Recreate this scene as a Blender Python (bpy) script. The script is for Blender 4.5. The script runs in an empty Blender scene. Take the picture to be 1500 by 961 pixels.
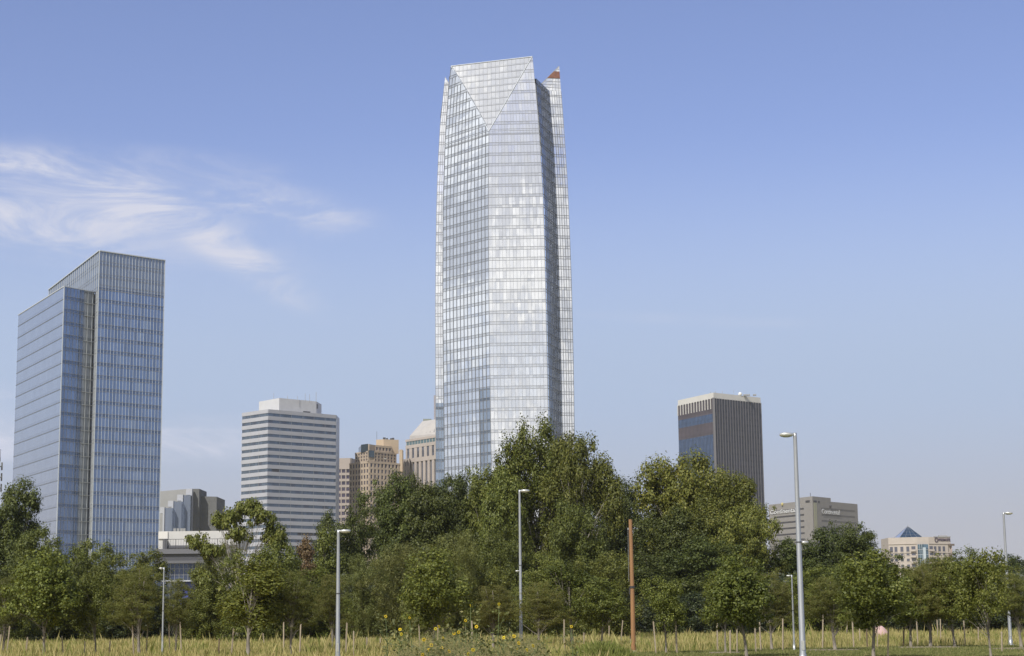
import bpy, math, random
import numpy as np
from mathutils import Vector, Matrix
R = math.radians
random.seed(7)
sc = bpy.context.scene
col = sc.collection

# ------------------------------------------------------------------ camera
F = 2600.0
PITCH = math.atan(424.5 / F)
ROLL = R(0.6)
CAM = Vector((0, 0, 1.6))
_f = Vector((0, math.cos(PITCH), math.sin(PITCH)))
_u0 = Vector((0, -math.sin(PITCH), math.cos(PITCH)))
_r0 = Vector((1, 0, 0))
_u = _u0 * math.cos(ROLL) + _r0 * math.sin(ROLL)
_r = _r0 * math.cos(ROLL) - _u0 * math.sin(ROLL)
cd = bpy.data.cameras.new('camera')
cam = bpy.data.objects.new('camera', cd)
col.objects.link(cam)
cam.matrix_world = Matrix(((_r.x, _u.x, -_f.x, CAM.x), (_r.y, _u.y, -_f.y, CAM.y), (_r.z, _u.z, -_f.z, CAM.z), (0, 0, 0, 1)))
cd.sensor_width = 36
cd.lens = 36 * F / 1500
cd.clip_start = 0.5
cd.clip_end = 30000
sc.camera = cam

def ray(px, py):
    return _f + _r * ((px - 750) / F) + _u * ((480.5 - py) / F)
def pY(px, py, Y):
    d = ray(px, py); return CAM + d * (Y / d.y)
def pZ(px, py, Z):
    d = ray(px, py); return CAM + d * ((Z - CAM.z) / d.z)
def hy(px):
    return 905 - (px - 750) * 0.0105

# ------------------------------------------------------------------ sky, sun, exposure
SUN_EL, SUN_ROT = 46, 209
world = bpy.data.worlds.new('World'); sc.world = world; world.use_nodes = True
wn = world.node_tree; wl = wn.links
bg = wn.nodes['Background']; bg.inputs[1].default_value = 0.1
def W(t, **k):
    n = wn.nodes.new(t)
    for a, b in k.items(): setattr(n, a, b)
    return n
sky = W('ShaderNodeTexSky', sky_type='NISHITA', sun_disc=False, sun_elevation=R(SUN_EL), sun_rotation=R(SUN_ROT))
sky.air_density = 1.0; sky.dust_density = 1.0; sky.ozone_density = 1.2
def wmath(op, a, b=None, clamp=False):
    n = W('ShaderNodeMath', operation=op); n.use_clamp = clamp
    for i, v in enumerate((a, b)):
        if v is None: continue
        if isinstance(v, (int, float)): n.inputs[i].default_value = v
        else: wl.new(v, n.inputs[i])
    return n.outputs[0]
def wmix(fac, a, b, mode='MIX'):
    n = W('ShaderNodeMix', data_type='RGBA', blend_type=mode)
    for i, v in ((0, fac), (6, a), (7, b)):
        if isinstance(v, (int, float)): n.inputs[i].default_value = v
        elif isinstance(v, tuple): n.inputs[i].default_value = (*v, 1)
        else: wl.new(v, n.inputs[i])
    return n.outputs[2]
tc = W('ShaderNodeTexCoord'); sp = W('ShaderNodeSeparateXYZ'); wl.new(tc.outputs['Generated'], sp.inputs[0])
dx, dy, dz = sp.outputs
base = wmix(1.0, sky.outputs[0], (1.28, 1.17, 1.44), 'MULTIPLY')
def ramp(v, a, b, hi=1.0, interp='SMOOTHSTEP'):
    n = W('ShaderNodeMapRange', interpolation_type=interp); wl.new(v, n.inputs[0])
    n.inputs[1].default_value = a; n.inputs[2].default_value = b; n.inputs[3].default_value = 0; n.inputs[4].default_value = hi
    return n.outputs[0]
base = wmix(ramp(dz, 0.275, 0.12), base, (4.4, 5.4, 7.3))
base = wmix(ramp(dz, 0.13, 0.025), base, (4.85, 4.9, 5.4))
# flat cloud-layer projection of the direction
zc = wmath('MAXIMUM', wmath('ADD', dz, 0.10), 0.04)
cx = wmath('DIVIDE', dx, zc); cy = wmath('DIVIDE', dy, zc)
cmb = W('ShaderNodeCombineXYZ'); wl.new(cx, cmb.inputs[0]); wl.new(cy, cmb.inputs[1])
def noise(vec, scale, detail, rough, dist=0.0, mp=None):
    if mp:
        m = W('ShaderNodeMapping'); m.inputs['Location'].default_value = mp[0]; m.inputs['Rotation'].default_value = mp[1]; m.inputs['Scale'].default_value = mp[2]
        wl.new(vec, m.inputs[0]); vec = m.outputs[0]
    n = W('ShaderNodeTexNoise'); n.inputs['Scale'].default_value = scale; n.inputs['Detail'].default_value = detail
    n.inputs['Roughness'].default_value = rough; n.inputs['Distortion'].default_value = dist
    wl.new(vec, n.inputs['Vector']); return n.outputs[0]
# broken white cloud deck behind and beside the photographer
n1 = noise(cmb.outputs[0], 1.1, 8, 0.6, 0.5, ((3.1, 1.7, 0), (0, 0, 0.2), (0.55, 1.0, 1)))
deck = ramp(wmath('ADD', n1, wmath('MULTIPLY', dz, .42)), 0.37, 0.57)
back = ramp(wmath('ADD', dy, wmath('MULTIPLY', dx, 0.6)), 0.10, -0.30)
deckm = wmath('MULTIPLY', deck, back)
n1b = noise(cmb.outputs[0], 2.4, 7, 0.62, 0.4, ((0, 5, 0), (0, 0, 0), (0.6, 1.0, 1)))
deckcol = wmix(ramp(n1b, 0.44, 0.57), (6.5, 6.7, 7.2), (11.6, 11.5, 11.2))
sky2 = wmix(wmath('MULTIPLY', deckm, 0.92), base, deckcol)
# the thin wisps in front, on the left: a few soft strips placed by direction, broken by noise
az = wmath('ARCTAN2', dx, dy)
el = wmath('ARCSINE', dz)
ae = W('ShaderNodeCombineXYZ'); wl.new(az, ae.inputs[0]); wl.new(el, ae.inputs[1])
def strip(px, py, length, width, ang):
    d = ray(px, py).normalized()
    a0 = math.atan2(d.x, d.y); e0 = math.asin(d.z)
    m = W('ShaderNodeVectorMath', operation='SUBTRACT'); wl.new(ae.outputs[0], m.inputs[0]); m.inputs[1].default_value = (a0, e0, 0)
    r = W('ShaderNodeVectorRotate', rotation_type='Z_AXIS'); wl.new(m.outputs[0], r.inputs[0]); r.inputs['Angle'].default_value = R(ang)
    s = W('ShaderNodeVectorMath', operation='MULTIPLY'); wl.new(r.outputs[0], s.inputs[0]); s.inputs[1].default_value = (F / length, F / width, 0)
    l = W('ShaderNodeVectorMath', operation='LENGTH'); wl.new(s.outputs[0], l.inputs[0])
    return ramp(l.outputs['Value'], 1.0, 0.1)
nw = noise(ae.outputs[0], 10.0, 10, 0.66, 1.1, ((0, 0, 0), (0, 0, 0.35), (1.0, 3.6, 1)))
nwm = ramp(nw, 0.38, 0.66)
w = None
for a in ((60, 290, 260, 95, 5, .62), (200, 288, 90, 60, 10, .45), (60, 248, 190, 40, 2, .50), (430, 303, 190, 48, 12, .66), (350, 378, 190, 42, 32, .72), (230, 330, 300, 120, 16, .42), (40, 340, 200, 60, 10, .35), (300, 240, 200, 30, 4, .2),
          (300, 645, 230, 46, 0, .85), (-40, 630, 190, 80, 0, 1.0), (1050, 470, 300, 14, 4, .12)):
    s_ = wmath('MULTIPLY', strip(*a[:5]), a[5])
    w = s_ if w is None else wmath('ADD', w, s_)
wm = wmath('MULTIPLY', w, wmath('ADD', wmath('MULTIPLY', nwm, 1.0), 0.18), True)
sky3 = wmix(wm, sky2, (6.7, 6.9, 8.1))
wl.new(sky3, bg.inputs[0])

sd = Vector((math.sin(R(SUN_ROT)) * math.cos(R(SUN_EL)), math.cos(R(SUN_ROT)) * math.cos(R(SUN_EL)), math.sin(R(SUN_EL))))
ld = bpy.data.lights.new('sun', 'SUN'); ld.energy = 4.3; ld.angle = R(0.6); ld.color = (1.0, 0.965, 0.91)
lo = bpy.data.objects.new('sun', ld); col.objects.link(lo); lo.rotation_euler = sd.to_track_quat('Z', 'Y').to_euler()
sc.view_settings.view_transform = 'Standard'; sc.view_settings.look = 'None'; sc.view_settings.exposure = 0; sc.view_settings.gamma = 1
sc.cycles.max_bounces = 6; sc.cycles.diffuse_bounces = 3; sc.cycles.glossy_bounces = 3; sc.cycles.transmission_bounces = 3
sc.cycles.volume_bounces = 1; sc.cycles.caustics_reflective = False; sc.cycles.caustics_refractive = False

# ------------------------------------------------------------------ materials
def M(name, color, rough=0.7, metal=0.0, var=0.0, scale=1.0, spec=0.5, color2=None, stretch=(1, 1, 1), bump=0.0):
    m = bpy.data.materials.new(name); m.use_nodes = True
    nt = m.node_tree; b = nt.nodes['Principled BSDF']
    b.inputs['Base Color'].default_value = (*color, 1); b.inputs['Roughness'].default_value = rough; b.inputs['Metallic'].default_value = metal
    b.inputs['Specular IOR Level'].default_value = spec
    if var or color2:
        t = nt.nodes.new('ShaderNodeTexCoord'); mp = nt.nodes.new('ShaderNodeMapping'); mp.inputs['Scale'].default_value = stretch
        n = nt.nodes.new('ShaderNodeTexNoise'); n.inputs['Scale'].default_value = scale; n.inputs['Detail'].default_value = 6; n.inputs['Roughness'].default_value = .65
        nt.links.new(t.outputs['Object'], mp.inputs[0]); nt.links.new(mp.outputs[0], n.inputs['Vector'])
        mr = nt.nodes.new('ShaderNodeMapRange'); mr.inputs[1].default_value = .3; mr.inputs[2].default_value = .7; nt.links.new(n.outputs[0], mr.inputs[0])
        mx = nt.nodes.new('ShaderNodeMix'); mx.data_type = 'RGBA'
        nt.links.new(mr.outputs[0], mx.inputs[0])
        if color2 is None:
            c1 = tuple(c * (1 - var) for c in color); c2 = tuple(min(1, c * (1 + var)) for c in color)
        else: c1, c2 = color, color2
        mx.inputs[6].default_value = (*c1, 1); mx.inputs[7].default_value = (*c2, 1)
        nt.links.new(mx.outputs[2], b.inputs['Base Color'])
        if bump:
            bp = nt.nodes.new('ShaderNodeBump'); bp.inputs['Strength'].default_value = bump; bp.inputs['Distance'].default_value = .05
            nt.links.new(n.outputs[0], bp.inputs['Height']); nt.links.new(bp.outputs[0], b.inputs['Normal'])
    return m

def glass(name, color, metal=0.8, rough=0.06, sp_h=0.26, sp_mul=0.6, var=0.15, tilt=0.012, wave=0.02, blind=0.0, blind_col=(.6, .6, .6), dark=0.0):
    """curtain wall glass: UV u counts columns of panes, v counts floors"""
    m = bpy.data.materials.new(name); m.use_nodes = True
    nt = m.node_tree; b = nt.nodes['Principled BSDF']; L = nt.links
    def N(t, **k):
        n = nt.nodes.new(t)
        for a, c in k.items(): setattr(n, a, c)
        return n
    def mt(op, a, c=None):
        n = N('ShaderNodeMath', operation=op)
        for i, v in enumerate((a, c)):
            if v is None: continue
            if isinstance(v, (int, float)): n.inputs[i].default_value = v
            else: L.new(v, n.inputs[i])
        return n.outputs[0]
    uv = N('ShaderNodeUVMap'); s = N('ShaderNodeSeparateXYZ'); L.new(uv.outputs[0], s.inputs[0])
    fu = mt('FLOOR', s.outputs[0]); fv = mt('FLOOR', s.outputs[1]); fr = mt('FRACT', s.outputs[1])
    isp = mt('LESS_THAN', fr, sp_h)
    c = N('ShaderNodeCombineXYZ'); L.new(fu, c.inputs[0]); L.new(mt('ADD', fv, mt('MULTIPLY', isp, .37)), c.inputs[1])
    wn_ = N('ShaderNodeTexWhiteNoise', noise_dimensions='2D'); L.new(c.outputs[0], wn_.inputs['Vector'])
    val = mt('ADD', mt('MULTIPLY', mt('SUBTRACT', wn_.outputs['Value'], .5), 2 * var), 1.0)
    val = mt('MULTIPLY', val, mt('SUBTRACT', 1.0, mt('MULTIPLY', isp, 1 - sp_mul)))
    mx = N('ShaderNodeMix', data_type='RGBA', blend_type='MULTIPLY'); mx.inputs[0].default_value = 1; mx.inputs[6].default_value = (*color, 1)
    cc = N('ShaderNodeCombineColor'); 
    for i in range(3): L.new(val, cc.inputs[i])
    L.new(cc.outputs[0], mx.inputs[7])
    out = mx.outputs[2]
    if blind:
        cb = N('ShaderNodeCombineXYZ'); L.new(mt('FLOOR', mt('MULTIPLY', s.outputs[0], .5)), cb.inputs[0]); L.new(mt('ADD', fv, 17.3), cb.inputs[1])
        w2 = N('ShaderNodeTexWhiteNoise', noise_dimensions='2D'); L.new(cb.outputs[0], w2.inputs['Vector'])
        fac = mt('MULTIPLY', mt('MULTIPLY', mt('LESS_THAN', w2.outputs['Value'], blind), mt('SUBTRACT', 1.0, isp)), .55)
        mb = N('ShaderNodeMix', data_type='RGBA'); L.new(fac, mb.inputs[0]); L.new(out, mb.inputs[6]); mb.inputs[7].default_value = (*blind_col, 1)
        out = mb.outputs[2]
    L.new(out, b.inputs['Base Color'])
    b.inputs['Metallic'].default_value = metal; b.inputs['Roughness'].default_value = rough
    g = N('ShaderNodeNewGeometry')
    v1 = N('ShaderNodeVectorMath', operation='SUBTRACT'); L.new(wn_.outputs['Color'], v1.inputs[0]); v1.inputs[1].default_value = (.5, .5, .5)
    v2 = N('ShaderNodeVectorMath', operation='SCALE'); L.new(v1.outputs[0], v2.inputs[0]); v2.inputs['Scale'].default_value = tilt
    tex = N('ShaderNodeTexNoise'); tex.inputs['Scale'].default_value = .45; tex.inputs['Detail'].default_value = 3; L.new(uv.outputs[0], tex.inputs['Vector'])
    v3 = N('ShaderNodeVectorMath', operation='SUBTRACT'); L.new(tex.outputs['Color'], v3.inputs[0]); v3.inputs[1].default_value = (.5, .5, .5)
    v4 = N('ShaderNodeVectorMath', operation='SCALE'); L.new(v3.outputs[0], v4.inputs[0]); v4.inputs['Scale'].default_value = wave
    a1 = N('ShaderNodeVectorMath', operation='ADD'); L.new(g.outputs['Normal'], a1.inputs[0]); L.new(v2.outputs[0], a1.inputs[1])
    a2 = N('ShaderNodeVectorMath', operation='ADD'); L.new(a1.outputs[0], a2.inputs[0]); L.new(v4.outputs[0], a2.inputs[1])
    nn = N('ShaderNodeVectorMath', operation='NORMALIZE'); L.new(a2.outputs[0], nn.inputs[0]); L.new(nn.outputs[0], b.inputs['Normal'])
    return m

def leafmat(name, c1, c2, c3=None, trans=0.25, rough=0.55):
    m = bpy.data.materials.new(name); m.use_nodes = True
    nt = m.node_tree; L = nt.links; b = nt.nodes['Principled BSDF']; out = nt.nodes['Material Output']
    g = nt.nodes.new('ShaderNodeNewGeometry')
    cr = nt.nodes.new('ShaderNodeValToRGB'); e = cr.color_ramp
    e.elements[0].color = (*c1, 1); e.elements[1].color = (*c2, 1); e.elements[1].position = .75
    if c3: x = e.elements.new(1.0); x.color = (*c3, 1)
    L.new(g.outputs['Random Per Island'], cr.inputs[0])
    oi = nt.nodes.new('ShaderNodeObjectInfo'); hs = nt.nodes.new('ShaderNodeHueSaturation')
    mr = nt.nodes.new('ShaderNodeMapRange'); mr.inputs[3].default_value = .84; mr.inputs[4].default_value = 1.24; L.new(oi.outputs['Random'], mr.inputs[0])
    L.new(mr.outputs[0], hs.inputs['Value']); 
    mr2 = nt.nodes.new('ShaderNodeMapRange'); mr2.inputs[3].default_value = .508; mr2.inputs[4].default_value = .488
    fr = nt.nodes.new('ShaderNodeMath'); fr.operation = 'FRACT'; ml = nt.nodes.new('ShaderNodeMath'); ml.operation = 'MULTIPLY'; ml.inputs[1].default_value = 7.3
    L.new(oi.outputs['Random'], ml.inputs[0]); L.new(ml.outputs[0], fr.inputs[0]); L.new(fr.outputs[0], mr2.inputs[0]); L.new(mr2.outputs[0], hs.inputs['Hue'])
    L.new(cr.outputs[0], hs.inputs['Color'])
    L.new(hs.outputs[0], b.inputs['Base Color']); b.inputs['Roughness'].default_value = rough; b.inputs['Specular IOR Level'].default_value = .35
    t = nt.nodes.new('ShaderNodeBsdfTranslucent'); mc = nt.nodes.new('ShaderNodeMix'); mc.data_type = 'RGBA'; mc.blend_type = 'MULTIPLY'; mc.inputs[0].default_value = 1
    L.new(hs.outputs[0], mc.inputs[6]); mc.inputs[7].default_value = (1.5, 1.35, .6, 1); L.new(mc.outputs[2], t.inputs[0])
    ms = nt.nodes.new('ShaderNodeMixShader'); ms.inputs[0].default_value = trans; L.new(b.outputs[0], ms.inputs[1]); L.new(t.outputs[0], ms.inputs[2])
    L.new(ms.outputs[0], out.inputs[0])
    return m

ords = lambda n: '%d%s' % (n, 'th' if 10 <= n % 100 <= 20 else {1: 'st', 2: 'nd', 3: 'rd'}.get(n % 10, 'th'))
# ------------------------------------------------------------------ object helpers
def tag(o, label=None, cat=None, group=None, kind=None):
    if label: o['label'] = label
    if cat: o['category'] = cat
    if group: o['group'] = group
    if kind: o['kind'] = kind
    return o
def empty(name, loc, label=None, cat=None, group=None, rz=0):
    o = bpy.data.objects.new(name, None); col.objects.link(o); o.location = loc; o.rotation_euler = (0, 0, rz); o.empty_display_size = .5
    return tag(o, label, cat, group)
class MB:
    def __init__(s): s.v = []; s.f = []; s.uv = []
    def face(s, pts, uv=None):
        i = len(s.v); s.v += [tuple(p) for p in pts]; s.f.append(tuple(range(i, i + len(pts))))
        s.uv += list(uv) if uv else [(0, 0)] * len(pts)
    def hexa(s, p):  # 8 pts: bottom 4 ccw, top 4
        for q in ((0, 3, 2, 1), (4, 5, 6, 7), (0, 1, 5, 4), (1, 2, 6, 5), (2, 3, 7, 6), (3, 0, 4, 7)): s.face([p[k] for k in q])
    def box(s, x0, x1, y0, y1, z0, z1):
        s.hexa([(x0, y0, z0), (x1, y0, z0), (x1, y1, z0), (x0, y1, z0), (x0, y0, z1), (x1, y0, z1), (x1, y1, z1), (x0, y1, z1)])
    def beam(s, P, Q, n, w, d, back=.02):
        P = Vector(P); Q = Vector(Q); n = Vector(n).normalized(); t = (Q - P).normalized(); b = t.cross(n).normalized() * (w / 2)
        n0 = n * -back; n1 = n * d
        s.hexa([P - b + n0, P + b + n0, P + b + n1, P - b + n1, Q - b + n0, Q + b + n0, Q + b + n1, Q - b + n1])
    def prism(s, poly, z0, z1):
        n = len(poly)
        for i in range(n):
            a = poly[i]; b = poly[(i + 1) % n]
            s.face([(a[0], a[1], z0), (b[0], b[1], z0), (b[0], b[1], z1), (a[0], a[1], z1)])
        s.face([(p[0], p[1], z1) for p in poly]); s.face([(p[0], p[1], z0) for p in reversed(poly)])
    def tube(s, pts, rad, sides=6):
        pts = [Vector(p) for p in pts]; rings = []
        for i, p in enumerate(pts):
            t = (pts[min(i + 1, len(pts) - 1)] - pts[max(i - 1, 0)]).normalized()
            a = t.cross(Vector((0, 1, 0)) if abs(t.y) < .9 else Vector((1, 0, 0))).normalized(); b = t.cross(a)
            r = rad[i] if isinstance(rad, (list, tuple)) else rad
            k = len(s.v)
            for j in range(sides):
                an = 2 * math.pi * j / sides; s.v.append(tuple(p + a * math.cos(an) * r + b * math.sin(an) * r))
            rings.append(k)
        for i in range(len(rings) - 1):
            for j in range(sides):
                q = (rings[i] + j, rings[i] + (j + 1) % sides, rings[i + 1] + (j + 1) % sides, rings[i + 1] + j)
                s.f.append(q); s.uv += [(0, 0)] * 4
        for k in (rings[0], rings[-1]):
            s.f.append(tuple(range(k, k + sides))); s.uv += [(0, 0)] * sides
    def lathe(s, prof, c=(0, 0, 0), sides=16):
        rings = []
        for r, z in prof:
            k = len(s.v); rings.append(k)
            for j in range(sides):
                an = 2 * math.pi * j / sides; s.v.append((c[0] + math.cos(an) * r, c[1] + math.sin(an) * r, c[2] + z))
        for i in range(len(rings) - 1):
            for j in range(sides):
                s.f.append((rings[i] + j, rings[i] + (j + 1) % sides, rings[i + 1] + (j + 1) % sides, rings[i + 1] + j)); s.uv += [(0, 0)] * 4
        for k in (rings[0], rings[-1]):
            s.f.append(tuple(range(k, k + sides))); s.uv += [(0, 0)] * sides
    def mesh(s, name, smooth=False, off=None):
        me = bpy.data.meshes.new(name)
        v = s.v if off is None else [(a - off[0], b - off[1], c - off[2]) for a, b, c in s.v]
        me.from_pydata(v, [], s.f); uvl = me.uv_layers.new(name='UVMap')
        uvl.data.foreach_set('uv', [c for q in s.uv for c in q])
        if smooth: me.polygons.foreach_set('use_smooth', [True] * len(me.polygons))
        me.update(); return me
    def build(s, name, mat, parent=None, smooth=False):
        """geometry is in world space; the object sits on its parent's origin"""
        off = parent_loc(parent) if parent else (0, 0, 0)
        o = bpy.data.objects.new(name, s.mesh(name, smooth, off)); o.data.materials.append(mat); col.objects.link(o)
        if parent: o.parent = parent
        return o
def parent_loc(p):
    v = Vector((0, 0, 0))
    while p: v += Vector(p.location); p = p.parent
    return v
def add(name, me, mat, parent=None, loc=(0, 0, 0)):
    o = bpy.data.objects.new(name, me)
    if mat and not me.materials: me.materials.append(mat)
    col.objects.link(o); o.parent = parent; o.location = loc
    return o

concrete = M('concrete', (.42, .41, .39), .85, var=.12, scale=.4)
white_paint = M('white_paint', (.72, .72, .70), .6, var=.05, scale=.3)
dark_metal = M('dark_metal', (.05, .05, .055), .5, .3)
alu = M('aluminium_mullion', (.30, .31, .33), .45, .6, var=.1, scale=.1)
alu_light = M('white_fin', (.52, .55, .58), .5, .2, var=.06, scale=.1)
silver = M('galvanised_steel', (.40, .41, .42), .42, .7, var=.08, scale=6, stretch=(1, 1, .2))
roof_grey = M('roof_membrane', (.3, .3, .3), .9, var=.1, scale=.2)

# ------------------------------------------------------------------ curtain-wall faces
def interp(tab, v):
    if v <= tab[0][0]: return tab[0][1]
    for (a, x), (b, y) in zip(tab, tab[1:]):
        if v <= b: return x + (y - x) * (v - a) / (b - a)
    return tab[-1][1]
def vlerp(a, b, t): return Vector(a) * (1 - t) + Vector(b) * t

def face_grid(gm, mm, pt, slo, shi, ncol, vs, vfloor, n, vw=.16, vd=.22, hw=.14, hd=.12, sp=.26, hlines=True, vlines=True):
    """pt(s, v): point; vs: row parameters; vfloor(v): floor number for the UV"""
    for v0, v1 in zip(vs, vs[1:]):
        a0, b0, a1, b1 = slo(v0), shi(v0), slo(v1), shi(v1)
        if b0 - a0 < 1e-4 and b1 - a1 < 1e-4: continue
        ns = 1
        gm.face([pt(a0, v0), pt(b0, v0), pt(b1, v1), pt(a1, v1)],
                [(a0 * ncol, vfloor(v0)), (b0 * ncol, vfloor(v0)), (b1 * ncol, vfloor(v1)), (a1 * ncol, vfloor(v1))])
    if mm is None: return
    if hlines:
        for v0, v1 in zip(vs, vs[1:]):
            for f in (0, sp) if sp else (0,):
                v = v0 + (v1 - v0) * f
                a, b = slo(v), shi(v)
                if b - a > .02: mm.beam(pt(a, v), pt(b, v), n, hw, hd)
    if vlines:
        for k in range(ncol + 1):
            s = k / ncol; run = []
            fine = sorted(set(vs))
            for v in fine:
                if slo(v) - 1e-6 <= s <= shi(v) + 1e-6: run.append(v)
            if len(run) >= 2:
                step = max(1, len(run) // 14)
                rr = run[::step]
                if rr[-1] != run[-1]: rr.append(run[-1])
                for a, b in zip(rr, rr[1:]): mm.beam(pt(s, a), pt(s, b), n, vw, vd)

one = lambda v: 1.0
zero = lambda v: 0.0
def lin(zs, ps):
    """table of (z, (x,y)) -> function z -> point"""
    t = sorted(zip(zs, ps), key=lambda q: q[0])
    tx = [(z, p[0]) for z, p in t]; ty = [(z, p[1]) for z, p in t]
    return lambda z: Vector((interp(tx, z), interp(ty, z), z))
def edge(samples, Y):
    """samples (py, px) at depth Y, prolonged to the ground"""
    P = [pY(x, y, Y) for y, x in samples]
    zs = [p.z for p in P]; ps = [(p.x, p.y) for p in P]
    zs.append(0); ps.append(ps[min(range(len(P)), key=lambda i: P[i].z)])
    return lin(zs, ps), max(p.z for p in P)

# ================================================================== THE TALL GLASS TOWER
def tall_tower():
    A, zA = edge([(113, 652), (180, 645), (250, 641), (330, 638.8), (450, 637.8), (700, 638.5)], 824.2)
    A2, zA2 = edge([(121, 657), (200, 652.5), (300, 650), (450, 649), (600, 650.5), (700, 651.5)], 824)
    B, zB = edge([(97, 661), (125, 657.5), (200, 652.3), (300, 649.2), (450, 648.6), (600, 650.2), (700, 651.2)], 814)
    C, zC = edge([(192, 716.5), (300, 715.5), (450, 716.6), (600, 718.5), (700, 720.3)], 790)
    D, zD = edge([(83, 780), (148, 786), (226, 791.6), (304, 796), (430, 799), (547, 801.5), (630, 803), (700, 804)], 789)
    D2, zD2 = edge([(125, 785.5), (226, 794), (304, 798.6), (430, 801.8), (547, 804.4), (630, 806), (700, 807)], 792)
    E, zE = edge([(133, 804.5), (226, 812), (304, 815.6), (404, 819), (534, 822), (600, 823.4), (700, 825)], 812)
    Fp, zF = edge([(97, 819), (174, 825), (278, 832), (417, 837.2), (534, 840), (600, 841), (700, 842)], 813)
    root = empty('glass_skyscraper', (C(0).x, 815, 0), 'tallest building, silver glass skyscraper with folded crown and tapering sides', 'skyscraper')
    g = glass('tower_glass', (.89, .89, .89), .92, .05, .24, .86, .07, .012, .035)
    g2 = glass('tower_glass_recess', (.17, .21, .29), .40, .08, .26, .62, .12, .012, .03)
    mul = M('tower_mullion', (.26, .27, .29), .5, .5, var=.1, scale=.1)
    FH = 4.9
    def levels(z0, z1):
        a = [k * FH for k in range(int(z1 / FH) + 1) if k * FH >= z0 - 1e-6]
        if z1 - a[-1] > .4: a.append(z1)
        else: a[-1] = z1
        return a
    vf = lambda z: z / FH
    def wall(name, gm, mm, matg=g):
        o = gm.build(name, matg, root); mm.build('mullion_grid', mul, o); return o
    # left main face, cut along the fold line at the top
    gm, mm = MB(), MB()
    pt = lambda s, z: vlerp(B(z), C(z), s)
    def cut(z):
        if z <= zC: return 1.0
        xl = C(zC).x + (B(zB).x - C(zC).x) * (z - zC) / (zB - zC)
        return max(0.0, min(1.0, (xl - B(z).x) / (C(z).x - B(z).x) + .012))
    n = (C(100) - B(100)).cross(Vector((0, 0, 1)))
    face_grid(gm, mm, pt, zero, cut, 13, sorted(set(levels(0, zB) + [zC])), vf, n, .19, .22, .15, .13)
    gl_ = glass('tower_glass_left_dimmed', (.76, .80, .86), .90, .05, .26, .74, .09, .012, .03)  # left face's duller reflection put into a darker glass colour
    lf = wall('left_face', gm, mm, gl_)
    # lower third by fold and left lobe: dark reflection painted as glazing
    gd = glass('dark_reflection_glass', (.30, .36, .45), .7, .08, .26, .6, .2, .012, .02)
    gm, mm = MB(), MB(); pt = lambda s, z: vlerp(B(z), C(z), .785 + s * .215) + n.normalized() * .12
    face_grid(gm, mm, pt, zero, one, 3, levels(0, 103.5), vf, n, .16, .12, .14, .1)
    o = gm.build('painted_dark_reflection', gd, root); mm.build('mullion_grid', mul, o)
    # right main face
    gm, mm = MB(), MB()
    pt = lambda s, z: vlerp(C(z), D(z), s)
    def cut2(z):
        if z <= zC: return 0.0
        xl = C(zC).x + (D(zD).x - C(zC).x) * (z - zC) / (zD - zC)
        return max(0.0, min(1.0, (xl - C(z).x) / (D(z).x - C(z).x) - .012))
    n = (D(100) - C(100)).cross(Vector((0, 0, 1)))
    face_grid(gm, mm, pt, cut2, one, 16, sorted(set(levels(0, zD) + [zC])), vf, n, .10, .16, .15, .14)
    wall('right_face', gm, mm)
    # leaning triangle between them
    Bt, Dt, Ca = B(zB), D(zD), C(zC); sc_ = .47
    T = lambda s: vlerp(Bt, Dt, s)
    dv = Ca - T(sc_)
    pt = lambda s, v: T(s) + dv * v
    gm, mm = MB(), MB(); nv = 11
    n = (Dt - Bt).cross(-dv); n = n if n.y < 0 else -n
    face_grid(gm, mm, pt, lambda v: v * sc_, lambda v: 1 - v * (1 - sc_), 20, [1 - i / nv for i in range(nv + 1)], lambda v: 60 - v * nv, n, .10, .10, .15, .10, sp=0)
    trim = MB()
    for P, Q in ((Bt, Dt), (Bt, Ca), (Dt, Ca)): trim.beam(P, Q, n, .28, .3)
    o = wall('crown_facet', gm, mm)
    trim.build('edge_trim', alu_light, o)
    # small return, recess wall, right lobe
    gm, mm = MB(), MB()
    pt = lambda s, z: vlerp(D(z), D2(z), s); n = (D2(100) - D(100)).cross(Vector((0, 0, 1)))
    face_grid(gm, mm, pt, zero, one, 1, levels(0, zD2), vf, n, .22, .2, .2, .15)
    wall('corner_return', gm, mm)
    gm, mm = MB(), MB()
    zt = lambda s: zD2 + (zE - zD2) * s
    pt = lambda s, z: vlerp(D2(z), E(z), s)
    n = (E(100) - D2(100)).cross(Vector((0, 0, 1)))
    face_grid(gm, mm, pt, zero, one, 8, levels(0, zE), vf, n, .16, .12, .2, .14)
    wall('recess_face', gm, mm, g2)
    gm, mm = MB(), MB()
    pt = lambda s, z: vlerp(E(z), Fp(z), s)
    n = (Fp(100) - E(100)).cross(Vector((0, 0, 1)))
    face_grid(gm, mm, pt, zero, one, 5, levels(0, zE), vf, n, .14, .2, .16, .14)
    wall('right_lobe_face', gm, mm)
    # raked top of the right lobe, with its bare rust brown panels
    P0 = pY(789, 127, 811); P1 = E(zE); P2 = Fp(zE); P3 = Fp(zF)
    gm, mm = MB(), MB()
    low = pY(789, 137, 811)
    gm.face([low, P1, P3, P0], [(0, 50), (2, 50), (5, 55), (0, 52)]); gm.face([P1, P2, P3], [(2, 50), (5, 50), (5, 56)])
    bk = Vector((0, .8, 0))
    gm.face([P3 + bk, P2 + bk, P1 + bk, low + bk, P0 + bk])
    mm.beam(P0, P3, (0, -1, 0), .35, .2, .9)
    for k in range(1, 8):
        z = zE + (zF - zE) * k / 8; a = (z - P0.z) / (zF - P0.z)
        q = vlerp(P0, P3, max(0, a)); mm.beam(q, Fp(z), (0, -1, 0), .15, .12)
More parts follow.
